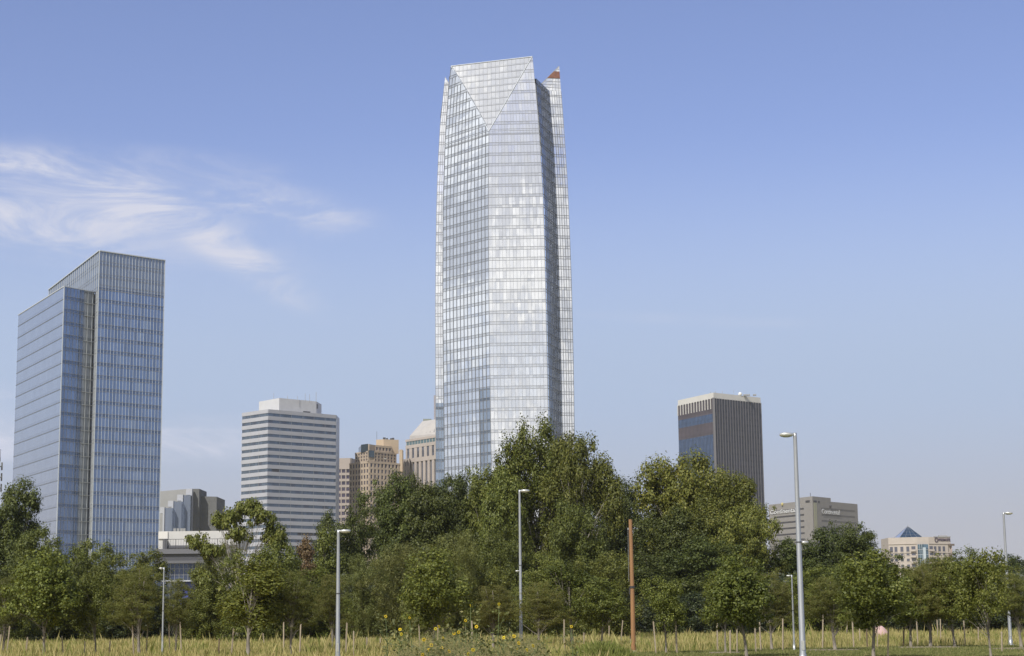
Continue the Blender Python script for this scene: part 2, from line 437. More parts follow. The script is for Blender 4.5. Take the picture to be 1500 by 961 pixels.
    for k in range(1, 4):
        q = vlerp(P1, P2, k / 4 + .05); t = max(0, min(1, (q.x - P0.x) / (P3.x - P0.x))); mm.beam(q, vlerp(P0, P3, t), (0, -1, 0), .12, .12)
    o = wall('right_pinnacle', gm, mm)
    rust = M('rust_panel', (.20, .085, .05), .8, var=.35, scale=.8)
    r_ = MB(); z0 = pY(819, 115, 813).z; z1 = pY(819, 105, 813).z
    def onrake(z): return vlerp(P0, P3, (z - P0.z) / (zF - P0.z))
    a0, b0, a1, b1 = onrake(z0), Fp(z0), onrake(z1), Fp(z1)
    o8 = Vector((0, -.25, 0)); r_.hexa([a0 + o8, b0 + o8, b0 + o8 * .01, a0 + o8 * .01, a1 + o8, b1 + o8, b1 + o8 * .01, a1 + o8 * .01])
    r_.build('bare_panel', rust, o)
    # left lobe sliver
    gm, mm = MB(), MB()
    pt = lambda s, z: vlerp(A(z), A2(z), s)
    n = (A2(100) - A(100)).cross(Vector((0, 0, 1)))
    top = levels(0, zA2)
    face_grid(gm, mm, pt, zero, one, 3, top, vf, n, .14, .2, .16, .14)
    gd, md = MB(), MB(); pd = lambda s, z: vlerp(A(z), A2(z), s) + n.normalized() * .15  # same dark reflection painted as panes on the sliver
    face_grid(gd, md, pd, zero, one, 3, levels(0, 101), vf, n, .12, .12, .16, .1)
    od = gd.build('painted_dark_reflection', bpy.data.materials['dark_reflection_glass'], root); md.build('mullion_grid', mul, od)
    gm.face([A(zA2), A2(zA2), A(zA)], [(0, 49), (3, 49), (0, 51)])
    mm.beam(A(zA), A2(zA2), n, .3, .2)
    wall('left_lobe_face', gm, mm)
    # the unseen rear: right, back and left walls closing the plan
    gm, mm = MB(), MB()
    zr = min(zA2, zE) - .5
    G = lin([0, zr], [(Fp(0).x - 1, 845), (Fp(200).x - 1, 845)]); H = lin([0, zr], [(B(0).x + 26, 856), (B(0).x + 26, 856)]); I = lin([0, zr], [(A(0).x + 1, 846), (A(200).x + 1, 846)])
    for a, b in ((Fp, G), (G, H), (H, I), (I, A)):
        pt = (lambda a, b: lambda s, z: vlerp(a(z), b(z), s))(a, b)
        n = (b(100) - a(100)).cross(Vector((0, 0, 1)))
        face_grid(gm, mm, pt, zero, one, 16, levels(0, zr), vf, n, .15, .2, .16, .14, vlines=False, sp=0)
    ring = [A(zr), A2(zr), B(zr) + Vector((.4, .6, 0)), D(zr) + Vector((-.4, 16, 0)), D(zr) + Vector((0, 1, 0)), D2(zr), E(zr), Fp(zr), G(zr), H(zr), I(zr)]
    gm.face(ring)
    # back faces of the crown screens
    for q in ((B(zr), B(zB), D(zD), D(zr)),):
        gm.face([p + Vector((0, 14 if p.z < zr + 1 else 1.5, 0)) for p in q])
    wall('rear_face', gm, mm)
    # dark joint where the left lobe meets the main face
    j = MB(); j.beam(B(0) + Vector((-.25, .5, 0)), B(zA2) + Vector((-.25, .5, 0)), (0, -1, 0), .4, .3)
    j.build('corner_joint', dark_metal, root)
tall_tower()

# ================================================================== frames on plane walls
class Wall:
    """a vertical wall from A to B (plan), outward normal on the right-hand side of A->B in ccw order"""
    def __init__(s, A, B):
        s.A = Vector((A[0], A[1], 0)); s.e = Vector((B[0] - A[0], B[1] - A[1], 0)); s.W = s.e.length; s.e.normalize(); s.n = Vector((s.e.y, -s.e.x, 0))
    def P(s, u, z, d=0): return s.A + s.e * u + s.n * d + Vector((0, 0, z))
    def box(s, mb, u0, u1, z0, z1, d0, d1):
        mb.hexa([s.P(u0, z0, d1), s.P(u1, z0, d1), s.P(u1, z0, d0), s.P(u0, z0, d0), s.P(u0, z1, d1), s.P(u1, z1, d1), s.P(u1, z1, d0), s.P(u0, z1, d0)])
    def quad(s, mb, u0, u1, z0, z1, d=0, uv=None):
        mb.face([s.P(u0, z0, d), s.P(u1, z0, d), s.P(u1, z1, d), s.P(u0, z1, d)], uv)
def inset(poly, m):
    c = sum((Vector(p[:2]) for p in poly), Vector((0, 0))) / len(poly)
    return [tuple(c + (Vector(p[:2]) - c) * (1 - m / max(1, (Vector(p[:2]) - c).length))) for p in poly]

# ================================================================== LEFT GLASS OFFICE TOWER
def left_tower():
    K = pY(146, 368, 620); Z = K.z
    Rr = pZ(241, 382, Z); Lf = pZ(72, 425, Z)
    el = Vector((Lf.x - K.x, Lf.y - K.y, 0)).normalized(); er = Vector((Rr.x - K.x, Rr.y - K.y, 0)).normalized()
    Wl = (Vector(Lf[:2]) - Vector(K[:2])).length
    root = empty('office_tower', (K.x, K.y + 20, 0), 'blue glass office tower at far left, stepped top, thin white fins', 'office building')
    g = glass('office_glass_front', (.20, .262, .39), .72, .06, .27, .70, .15, .010, .02, .10, (.30, .36, .46))
    gl = glass('office_glass_side', (.43, .46, .53), .78, .07, .22, .88, .04, .006, .015)
    scr = glass('louvre_screen', (.24, .29, .38), .6, .35, .12, .8, .06, .01, .0)
    gy = M('champagne_frame', (.48, .50, .50), .5, .4)
    FH = 4.55
    J = Vector(K) + el * 5.5
    Bk = Vector(Rr) + el * Wl
    poly = [(Lf.x, Lf.y), (K.x, K.y), (Rr.x, Rr.y), (Bk.x, Bk.y)]
    zs = Z - 13.0                                   # louvred screen above this
    # front
    def plane(wall_, z0, z1, ncol, mat, name, finw, find, hw, nsp=.27, fins=True, par=root, finmat=alu_light, hd=.1):
        gm, mm, fm = MB(), MB(), MB()
        k0 = math.ceil(z0 / FH - 1e-6); lv = [z0] + [k * FH for k in range(k0, int(z1 / FH) + 1) if z0 + .3 < k * FH < z1 - .3] + [z1]
        pt = lambda s, z: wall_.P(s * wall_.W, z)
        face_grid(gm, mm, pt, zero, one, ncol, lv, lambda z: z / FH, wall_.n, hw=hw, hd=hd, vlines=False, sp=nsp)
        o = gm.build(name, mat, root); mm.build('floor_lines', alu, o)
        if fins:
            for k in range(ncol + 1):
                fm = MB(); wall_.box(fm, k / ncol * wall_.W - finw / 2, k / ncol * wall_.W + finw / 2, z0, z1, 0, find); fm.build('fin', finmat, o)
        return o
    wf = Wall(K, Rr); wl_ = Wall(Lf, K); wr = Wall(Rr, Bk); wb = Wall(Bk, Lf)
    plane(wf, 0, zs, 20, g, 'front_glass', .08, .16, .14)
    plane(wf, zs, Z, 20, scr, 'front_screen', .10, .18, .14)
    ZL = pY(141, 428.5, (Vector(K) + el * 5.5).y).z
    plane(wl_, ZL, Z, 26, scr, 'side_screen', .12, .22, .10)
    plane(wl_, 0, ZL, 26, gl, 'side_return_glass', .1, .1, .10, fins=False)
    plane(wr, 0, Z, 20, gl, 'right_glass', .2, .3, .1)
    plane(wb, 0, Z, 20, gl, 'rear_glass', .2, .3, .1)
    c = MB(); c.prism(inset(poly, 1.2), Z - 4, Z - 3.5); c.build('roof', roof_grey, root)
    c = MB()
    for w_ in (wf, wl_, wr, wb): w_.box(c, -.1, w_.W + .1, Z, Z + .35, -.3, .4)
    c.build('parapet', alu_light, root)
    # lower block
    zl = None
    for y in range(425, 432):
        zl = pY(141, 428.5, J.y).z
    L = pZ(94, 420, zl); LL = pZ(27, 462, zl)
    e2 = Vector((LL.x - L.x, LL.y - L.y, 0)); 
    # junction on the main left face
    Jp = Vector((J.x, J.y, 0))
    BB = Jp + el * e2.length
    wF = Wall(L, Jp); wL = Wall(LL, L)
    sW = wF.W
    gm, mm, fm = MB(), MB(), MB()
    s_split = .66
    lv = [k * FH for k in range(int(zl / FH) + 1)] + [zl]
    face_grid(gm, mm, lambda s, z: wF.P(s * sW * s_split, z), zero, one, 6, lv, lambda z: z / FH, wF.n, vw=.1, vd=.1, hw=.14, hd=.12, sp=.27)
    o = gm.build('bay_glass', g, root); mm.build('mullion_grid', alu, o)
    gm, mm = MB(), MB()
    face_grid(gm, None, lambda s, z: wF.P(sW * s_split + s * sW * (1 - s_split), z, -.35), zero, one, 3, lv, lambda z: z / FH, wF.n)
    gb = glass('balcony_glass', (.40, .44, .50), .25, .15, .3, .8, .1)
    o = gm.build('balcony_bay', gb, root)
    for z in lv[:-1]: wF.box(mm, sW * s_split, sW, z - .12, z + .12, -.35, .1)
    for q in (s_split + .12, .93): wF.box(mm, sW * q - .09, sW * q + .09, 0, zl, -.1, .12)
    mm.build('balcony_slab', gy, o)
    mm = MB(); 
    for q in (-.25, 1.2, 2.6): 
        a = Vector(K) + el * (q + .25); mm.beam(a * 1 - Vector((0, 0, Z)), a * 1 + Vector((0, 0, zl - Z)) if q > 0 else a, wl_.n, .16, .2)
    mm.build('corner_post', gy, root)
    gm, mm = MB(), MB()
    face_grid(gm, mm, lambda s, z: wL.P(s * wL.W, z), zero, one, 24, lv, lambda z: z / FH, wL.n, vw=.05, vd=.05, hw=.22, hd=.12, sp=0, vlines=False)
    o = gm.build('side_glass', gl, root); mm.build('floor_lines', M('side_joint', (.20, .22, .26), .5, .4), o)
    gm = MB(); w3 = Wall((BB.x, BB.y), LL); face_grid(gm, None, lambda s, z: w3.P(s * w3.W, z), zero, one, 8, lv, lambda z: z / FH, w3.n)
    gm.face([(LL.x, LL.y, zl - .6), (L.x, L.y, zl - .6), (Jp.x, Jp.y, zl - .6), (BB.x, BB.y, zl - .6)])
    gm.build('rear_wall', gl, root)
    c = MB()
    for w_ in (wF, wL): w_.box(c, -.1, w_.W + .1, zl, zl + .3, -.3, .2)
    c.beam((L.x, L.y, 0), (L.x, L.y, zl), (L - Jp).normalized() + wF.n, .3, .25)
    c.build('coping', alu_light, root)
left_tower()

# ================================================================== generic masonry / banded building
def masonry(root, w, z0, z1, nb, nf, pier, span, wallmat, glassmat, proud=.35, name='wall', edge_w=None, top=0.0):
    """piers and spandrels standing proud of a sheet of dark windows"""
    wm_, gm = MB(), MB()
    w.quad(gm, 0, w.W, z0, z1, .05, [(0, 0), (nb, 0), (nb, nf), (0, nf)])
    fh = (z1 - z0 - top) / nf; bw = w.W / nb
    for k in range(nb + 1):
        hw = pier * bw / 2
        if k in (0, nb) and edge_w: hw = edge_w
        w.box(wm_, max(0, k * bw - hw), min(w.W, k * bw + hw), z0, z1, 0, proud)
    for k in range(nf + 1):
        if span > 0:
            za = z0 + k * fh; w.box(wm_, 0, w.W, za, min(z1, za + span * fh), 0, proud - .08)
    if top: w.box(wm_, 0, w.W, z1 - top, z1, 0, proud + .1)
    o = wm_.build(name, wallmat, root); gm.build('windows', glassmat, o); return o

winglass = glass('window_glass', (.10, .11, .14), .3, .12, 0.0, 1, .4, .01, .02)
# ---- striped tower
def striped():
    K = pY(393, 600, 1000); Z = K.z
    L = pZ(355, 605.5, Z); C1 = pZ(492, 608.5, Z); C2 = pZ(496.5, 613.5, Z)
    B = L + C1 - K + Vector((6, 12, 0))
    poly = [L, K, C1, C2, B]
    root = empty('banded_office_tower', (K.x + 15, K.y + 25, 0), 'white and blue striped office tower with horizontal window bands and penthouse', 'office building')
    band = M('white_spandrel', (.37, .375, .41), .75, var=.07, scale=.25, stretch=(.4, .4, 1))
    g = glass('band_glass', (.12, .15, .19), .6, .1, 0, 1, .22, .01, .02, .08, (.08, .08, .1))
    FH = 3.93
    wb, gb, jt = MB(), MB(), MB()
    nf = int(Z / FH)
    ws = [Wall(poly[i], poly[(i + 1) % 5]) for i in range(5)]
    for w_ in ws:
        for k in range(nf):
            zt = Z - 1.9 - k * FH
            w_.quad(gb, 0, w_.W, max(0, zt - 1.75), zt, 0, [(0, k), (w_.W / 1.6, k), (w_.W / 1.6, k + 1), (0, k + 1)])
            w_.box(wb, -.1, w_.W + .1, max(0, zt - FH), zt - 1.75, -.3, .28)
        w_.box(wb, -.1, w_.W + .1, Z - 1.9, Z + .2, -.3, .28)
        nj = max(1, int(w_.W / 7.4))
        for j in range(1, nj): w_.box(jt, w_.W * j / nj - .05, w_.W * j / nj + .05, 0, Z, .2, .285)
    sp_ = wb.build('spandrel_band', band, root); jt.build('panel_joint', M('joint', (.3, .3, .3), .8), sp_)
    gb.build('window_band', g, root)
    for k, a_, b_ in ((8, .06, .17), (16, .72, .99), (17, .44, .97), (18, .6, .98)):
        zt = Z - 1.9 - k * FH; q_ = MB(); ws[1].box(q_, ws[1].W * a_, ws[1].W * b_, zt - 1.7, zt - .1, -.2, .06); q_.build('dark_window_run', dark_metal, root)
    r_ = MB(); r_.prism(inset([p[:2] for p in poly], .5), Z - 1.2, Z - .8); r_.build('roof', roof_grey, root)
    # narrow solid chamfer
    c = MB(); ws[2].box(c, .1, ws[2].W - .1, 0, Z, .2, .35); c.build('corner_panel', M('corner_panel', (.42, .45, .5), .5, .2), root)
    pK = pY(409, 583, 1012); pz = pK.z
    pL = pZ(379.5, 588.5, pz); pR = pZ(463.5, 588, pz); pR2 = pZ(471, 592.5, pz)
    pB = pL + pR - pK + Vector((5, 5, 0))
    c = MB(); c.prism([pL, pK, pR, pR2, pB], Z - 1, pz); ph = c.build('penthouse', M('penthouse_white', (.52, .52, .53), .7, var=.06, scale=.3), root)
    c = MB(); Wall(pK, pR).box(c, 17, 22, Z + 1, Z + 1.7, -.1, .1); c.build('vent_opening', dark_metal, ph); c = MB(); Wall(pR, pR2).box(c, .5, 2.5, pz - 4, pz - 1.5, -.1, .5); c.build('vent_opening', dark_metal, ph)
    for x, h in ((401, 10), (436, 5), (447, 9), (453.5, 8), (463, 11), (421, 6)):
        a = MB(); q = pY(x, 590, 1020); a.tube([(q.x, q.y, pz - 2), (q.x, q.y, pz + h * .38)], .13, 5); a.build('antenna', M('antenna_grey', (.3, .3, .32), .6) if x == 401 else bpy.data.materials['antenna_grey'], root)
striped()

# ---- narrow beige slab
def narrow():
    K = pY(513.5, 671, 1120); Z = K.z; L = pZ(487, 671.5, Z); B = L + Vector((4, 22, 0)); Bk = K + Vector((4, 22, 0))
    root = empty('narrow_office_block', (L.x + 5, L.y + 8, 0), 'narrow beige block with dark square windows right of the striped tower', 'office building')
    st = M('beige_stone', (.36, .31, .27), .85, var=.08, scale=.2)
    b = MB(); b.prism([L[:2], K[:2], Bk[:2], B[:2]], 0, Z); b.build('core', st, root)
    masonry(root, Wall(L, K), 0, Z, 4, 25, .22, .42, st, glass('violet_window', (.10, .085, .12), .3, .15, 0, 1, .3), .4, 'front_wall', top=7)
    masonry(root, Wall(K, Bk), 0, Z, 5, 25, .22, .42, st, winglass, .4, 'side_wall', top=7)
narrow()

# ---- stepped brown brick tower
def brown():
    K = pY(541, 676, 1050); Z = K.z
    L = pZ(512.6, 678.8, Z); Rr = pZ(588, 679.2, Z); B = L + Rr - K
    root = empty('stepped_brick_tower', (K.x + 8, K.y + 15, 0), 'stepped orange brown art deco tower with vertical piers and square penthouse', 'building')
    br = M('buff_brick', (.42, .34, .255), .85, var=.12, scale=.15)
    pent = M('tan_brick', (.44, .345, .24), .85, var=.08, scale=.2)
    wg = glass('deco_window', (.10, .09, .11), .3, .15, 0, 1, .5)
    dg = glass('corner_glass', (.07, .09, .10), .5, .1, 0, 1, .2)
    def tier(pts, z0, z1, bays, nf, top, corner=None, nm='tier_wall'):
        b = MB(); b.prism([p[:2] for p in pts], z0, z1); b.build('core', br, root)
        for i, nb in enumerate(bays):
            if nb: masonry(root, Wall(pts[i], pts[(i + 1) % len(pts)]), z0, z1, nb, nf, .46, .36, br, wg, .45, nm, top=top)
    tier([L, K, Rr, B], 0, Z, (7, 9, 7, 9), 27, 1.0)
    # second tier, chamfered
    K2 = pY(547.5, 661, 1052); Z2 = K2.z
    l2, l3 = pZ(521, 663.5, Z2), pZ(540, 660.5, Z2); r2 = pZ(580, 664.5, Z2)
    b2 = l2 + r2 - K2 + Vector((0, 3, 0))
    tier([l2, l3, K2, r2, b2], Z, Z2, (5, 0, 7, 5, 7), 3, .8)
    c = MB(); w_ = Wall(l3, K2); w_.box(c, 0, w_.W, Z + 2.5, Z2 + .3, 0, .5); c.build('dark_glass_corner', dg, root)
    K3 = pY(549, 652, 1056); Z3 = K3.z
    a0, a1, a2 = pZ(526.5, 654.5, Z3), pZ(530, 652, Z3), pZ(541, 650.5, Z3); r3 = pZ(573, 654, Z3); r4 = pZ(579, 659, Z3)
    b3 = a0 + r3 - K3 + Vector((2, 6, 0))
    tier([a0, a1, a2, K3, r3, r4, b3], Z2, Z3, (0, 0, 0, 5, 0, 0, 0), 1, 1.2)
    c = MB(); w_ = Wall(a1, a2); w_.box(c, 0, w_.W * .85, Z2 - .5, Z3 + .2, 0, .6); w2 = Wall(a0, a1); w2.box(c, 0, w2.W, Z2 - .5, Z3 - .6, 0, .5); c.build('dark_glass_corner', dg, root)
    K4 = pY(562, 643.5, 1066); Z4 = K4.z; l4 = pZ(551, 644.2, Z4); r5 = pZ(584, 644.3, Z4)
    c = MB(); c.prism([l4[:2], K4[:2], r5[:2], (l4 + r5 - K4)[:2]], Z2, Z4); ph = c.build('penthouse', pent, root)
    q = pY(585, 658.5, 1066); q2 = pY(589.5, 659, 1066); c = MB(); c.prism([q[:2], q2[:2], (q2 + Vector((0, 9, 0)))[:2], (q + Vector((0, 9, 0)))[:2]], Z - 5, q.z); c.build('side_shaft', pent, root)
    for x, y, s in ((563, 641, .8), (573, 642, .6), (576, 641.5, .6), (567, 641.8, .5)):
        c = MB(); p = pY(x, y, 1072); c.box(p.x - s, p.x + s, p.y - s, p.y + s, Z4 - .1, p.z); c.build('rooftop_unit', dark_metal, root)
    a = MB(); p = pY(552, 632, 1070); a.tube([(p.x, p.y, Z4), (p.x, p.y, p.z)], .1, 5); a.build('antenna', dark_metal, root)
    dsh = MB(); p = pY(564.5, 672.5, 1049); dsh.lathe([(.1, 0), (.7, .25), (1.0, .7)], (p.x, p.y - 1.2, p.z - .3), 10); dsh.build('satellite_dish', white_paint, root)
brown()

# ---- pale stone tower with mansard
def pale():
    Y0 = 1085
    Z = pY(596, 645, Y0).z
    L = pZ(594.8, 652.5, pY(594.8, 652.5, Y0).z); Z1 = pY(596, 644.5, Y0).z
    L = pZ(595, 645.2, Z1); K = pZ(646, 637.5, Z1) ; e = (K - L); e.z = 0
    back = Vector((-e.y, e.x, 0)).normalized() * 20
    root = empty('stone_office_tower', (L.x + 10, L.y + 8, 0), 'pale limestone tower with sloped mansard roof beside the tall glass skyscraper', 'building')
    st = M('limestone', (.40, .35, .31), .85, var=.1, scale=.15)
    Lb = L + back; Kb = K + back
    b = MB(); b.prism([L[:2], K[:2], Kb[:2], Lb[:2]], 0, Z1 - 3.5); b.build('core', st, root)
    w_ = Wall(L, K)
    zsh = pY(600, 672, Y0).z
    masonry(root, w_, zsh, Z1 - 3.3, 7, 4, .55, 0, st, winglass, .4, 'upper_wall', top=2.0)
    gt = MB(); w_.box(gt, .2, w_.W, Z1 - 3.3, Z1 - 1.0, -1, .15); gt.build('teal_window_band', glass('teal_glass', (.08, .13, .14), .4, .2, 0, 1, .5), root)
    gt = MB()
    for k in range(12): w_.box(gt, k * w_.W / 12 + .3, k * w_.W / 12 + .75, Z1 - 3.3, Z1 - 1.0, .1, .22)
    gt.build('band_pier', st, root)
    c = MB(); w_.box(c, -.2, w_.W, Z1 - 1.0, Z1 + .4, -20, .5)
    w2 = Wall(Lb, L); w2.box(c, 0, w2.W, 0, Z1 - 3.3, -.5, .3)
    c.build('cornice', st, root)
    # lower shaft, slightly wider, with deep vertical piers
    masonry(root, Wall(L + Vector((1.2, -1.5, 0)), K + Vector((1.2, -1.5, 0))), 0, zsh, 8, 1, .5, 0, st, winglass, .9, 'lower_wall', top=2.5)
    c = MB(); c.prism([(L + Vector((1.2, -1.4, 0)))[:2], (K + Vector((1.2, -1.4, 0)))[:2], K[:2], L[:2]], zsh - .6, zsh); c.build('ledge', st, root)
    # mansard
    P = [pY(600, 638.8, Y0 + 2), pY(646, 631.5, Y0 - 12)]
    zr = pY(621, 617, Y0 + 8).z
    a, b2 = Vector((P[0].x, P[0].y, Z1 + .4)), Vector((P[1].x, P[1].y, Z1 + .4)); bk = Vector((2, 16, 0))
    zc = P[0].z
    t0, t1 = Vector((pY(619, 617, Y0 + 8).x, Y0 + 8, zr)), Vector((P[1].x, P[1].y + 6, zr))
    m = MB()
    lo = [a, b2, b2 + bk, a + bk]; mid = [Vector((p.x, p.y, zc)) for p in lo]; hi = [t0, t1, t1 + bk * .4, t0 + bk * .4]
    for i in range(4):
        j = (i + 1) % 4; m.face([lo[i], lo[j], mid[j], mid[i]]); m.face([mid[i], mid[j], hi[j], hi[i]])
    m.face(hi); ro = m.build('mansard_roof', M('pale_roof', (.38, .36, .34), .8, var=.06, scale=.2), root)
    d = MB()
    for k in range(7):
        q = vlerp(mid[0], mid[1], .12 + k * .13); q2 = vlerp(hi[0], hi[1], .12 + k * .13); p0 = vlerp(q, q2, .12); p1 = vlerp(q, q2, .38)
        d.beam(p0, p1, (0, -1, .4), .5, .25)
    d.build('dormer_slot', dark_metal, ro)
    c = MB(); p = pY(626, 615, Y0 + 10); c.box(p.x - 2.6, p.x + 2.4, p.y - 1, p.y + 2, zr - .3, p.z + .5); c.build('cooling_unit', M('green_grey', (.22, .24, .2), .8), root)
    c = MB(); p = pY(637.3, 579, Y0); c.box(p.x - .75, p.x + 1.6, p.y, p.y + 4, zr - 4, p.z); c.build('chimney_shaft', M('shaft_grey', (.3, .28, .3), .8), root)
    # lower left wing
    c = MB(); Zw = pY(590, 673, Y0).z; a = pZ(588.5, 673.5, Zw); b_ = pZ(600, 671.5, Zw)
    wing_poly = [a[:2], b_[:2], (b_ + Vector((0, 12, 0)))[:2], (a + Vector((0, 12, 0)))[:2]]
    c.prism(wing_poly, 0, Zw); c.build('left_wing', st, root)
    masonry(root, Wall(a, b_), 0, Zw, 3, 20, .72, .5, st, winglass, .25, 'wing_wall', top=2)
pale()

# ---- dark ribbed tower
def ribbed():
    K = pY(1045, 575, 1150); Z = K.z
    L = pZ(993, 586.5, Z); Rr = pZ(1114, 582.5, Z); B = L + Rr - K
    root = empty('ribbed_tower', (K.x + 5, K.y + 20, 0), 'dark tower with white vertical ribs and pale cornice right of centre', 'office building')
    wh = M('precast_white', (.55, .535, .50), .75, var=.06, scale=.2)
    rib = M('rib_concrete', (.125, .12, .125), .75, var=.06, scale=.2)
    bronze = glass('bronze_glass', (.05, .046, .05), .15, .15, .35, .8, .3, .008, .01)
    blue = glass('blue_glass', (.15, .20, .29), .8, .06, .2, .85, .12, .008, .02)
    refl = M('reflection_brown', (.085, .07, .08), .7, var=.3, scale=.12, stretch=(.2, .2, 2))  # brown bands: reflection of a facing building put into flat colour
    FH = 4.0
    wl_, wr = Wall(L, K), Wall(K, Rr)
    ct = 3.4
    c = MB()
    b = MB(); b.prism([L[:2], K[:2], Rr[:2], B[:2]], Z - ct, Z); cor = b.build('cornice', wh, root)
    # left wall
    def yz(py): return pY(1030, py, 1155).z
    for (a, b_, m, nm) in ((0, yz(637), blue, 'blue_glass_zone'), (yz(637), yz(619), refl, 'painted_reflection'), (yz(619), yz(607), blue, 'blue_glass_zone'), (yz(607), Z - ct, refl, 'upper_painted_reflection')):
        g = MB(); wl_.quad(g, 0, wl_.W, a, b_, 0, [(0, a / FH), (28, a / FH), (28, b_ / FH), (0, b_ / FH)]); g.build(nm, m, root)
    for w_, nm in ((wr, 'right_glass'), (Wall(Rr, B), 'rear_glass'), (Wall(B, L), 'rear_glass')):
        g = MB(); w_.quad(g, 0, w_.W, 0, Z - ct, 0, [(0, 0), (36, 0), (36, Z / FH), (0, Z / FH)]); g.build(nm, bronze, root)
    def ribs(w_, n, z0, wid, dep, nm, mt=rib):
        for k in range(n + 1):
            r_ = MB(); w_.box(r_, k * w_.W / n - wid / 2, k * w_.W / n + wid / 2, z0, Z - ct, 0, dep); r_.build(nm, mt, root)
        # arch heads: pale infill with a dark pointed-round top
        a = MB()
        for k in range(n):
            u0 = k * w_.W / n; bw = w_.W / n; r = bw / 2; zc = Z - ct - .2
            for j in range(6):   # spandrels above the arch, as small steps
                t0 = math.pi * j / 6; t1 = math.pi * (j + 1) / 6
                m0 = -math.cos(t0) * r + r; m1 = -math.cos(t1) * r + r
                h0 = math.sin(t0) * r; h1 = math.sin(t1) * r
                p = [w_.P(u0 + m0, zc - r + h0, .3), w_.P(u0 + m1, zc - r + h1, .3), w_.P(u0 + m1, zc + .3, .3), w_.P(u0 + m0, zc + .3, .3)]
                a.face(p)
        a.build('arch_heads', wh, cor)
    ribs(wl_, 13, yz(600), .45, .5, 'upper_rib', wh); ribs(wr, 18, 0, .40, .38, 'rib')
    ml = MB()
    for k in range(27): wl_.box(ml, k * wl_.W / 26 - .06, k * wl_.W / 26 + .06, 0, Z - ct, 0, .15)
    ml.build('mullions', dark_metal, root)
    c = MB(); c.beam(K - Vector((0, 0, Z)), K - Vector((0, 0, ct)), wl_.n + wr.n, 1.5, .6); c.build('corner_rib', rib, root)
    for x, y, h, s in ((1041, 575, 3, .15), (1048, 575, 3.4, .12), (1058, 574, 3.6, .1), (1075, 575, 4, .08), (1044.5, 574.5, 1.2, 1.3)):
        p = pY(x, y, 1170); c = MB(); c.box(p.x - s, p.x + s, p.y - s, p.y + s, Z - .5, Z + h); c.build('rooftop_aerial', roof_grey, root)
    d = MB(); p = pY(1084, 573, 1168); d.lathe([(.2, 0), (1.2, .5), (1.3, 1.4), (.5, 2.2)], (p.x, p.y, Z), 10); d.build('radome', white_paint, root)
    for x in (1092, 1097, 1106): p = pY(x, 576, 1168); d = MB(); d.box(p.x - 1.2, p.x + .8, p.y, p.y + 2, Z, Z + .9); d.build('rooftop_unit', roof_grey, root)
ribbed()

# ---- text helper
def text_mesh(body, width, height, depth, flip=False):
    cu = bpy.data.curves.new('t', 'FONT'); cu.body = body; cu.extrude = depth; cu.size = 1; cu.offset = .012
    o = bpy.data.objects.new('t', cu); col.objects.link(o)
    dg = bpy.context.evaluated_depsgraph_get(); me = bpy.data.meshes.new_from_object(o.evaluated_get(dg))
    bpy.data.objects.remove(o)
    xs = [v.co.x for v in me.vertices]; ys = [v.co.y for v in me.vertices]
    x0, x1, y0, y1 = min(xs), max(xs), min(ys), max(ys)
    for v in me.vertices: v.co = ((v.co.x - x0) / (x1 - x0) * width, -v.co.z, (v.co.y - y0) / (y1 - y0) * height)
    return me
def put_text(body, w_, u0, z0, width, height, mat, parent, d=.5):
    me = text_mesh(body, width, height, .06); me.materials.clear(); me.materials.append(mat)
    o = bpy.data.objects.new('sign_lettering', me); col.objects.link(o); o.parent = parent
    p = w_.P(u0, z0, d) - parent_loc(parent)
    o.location = p; o.rotation_euler = (0, 0, math.atan2(w_.e.y, w_.e.x)); return o

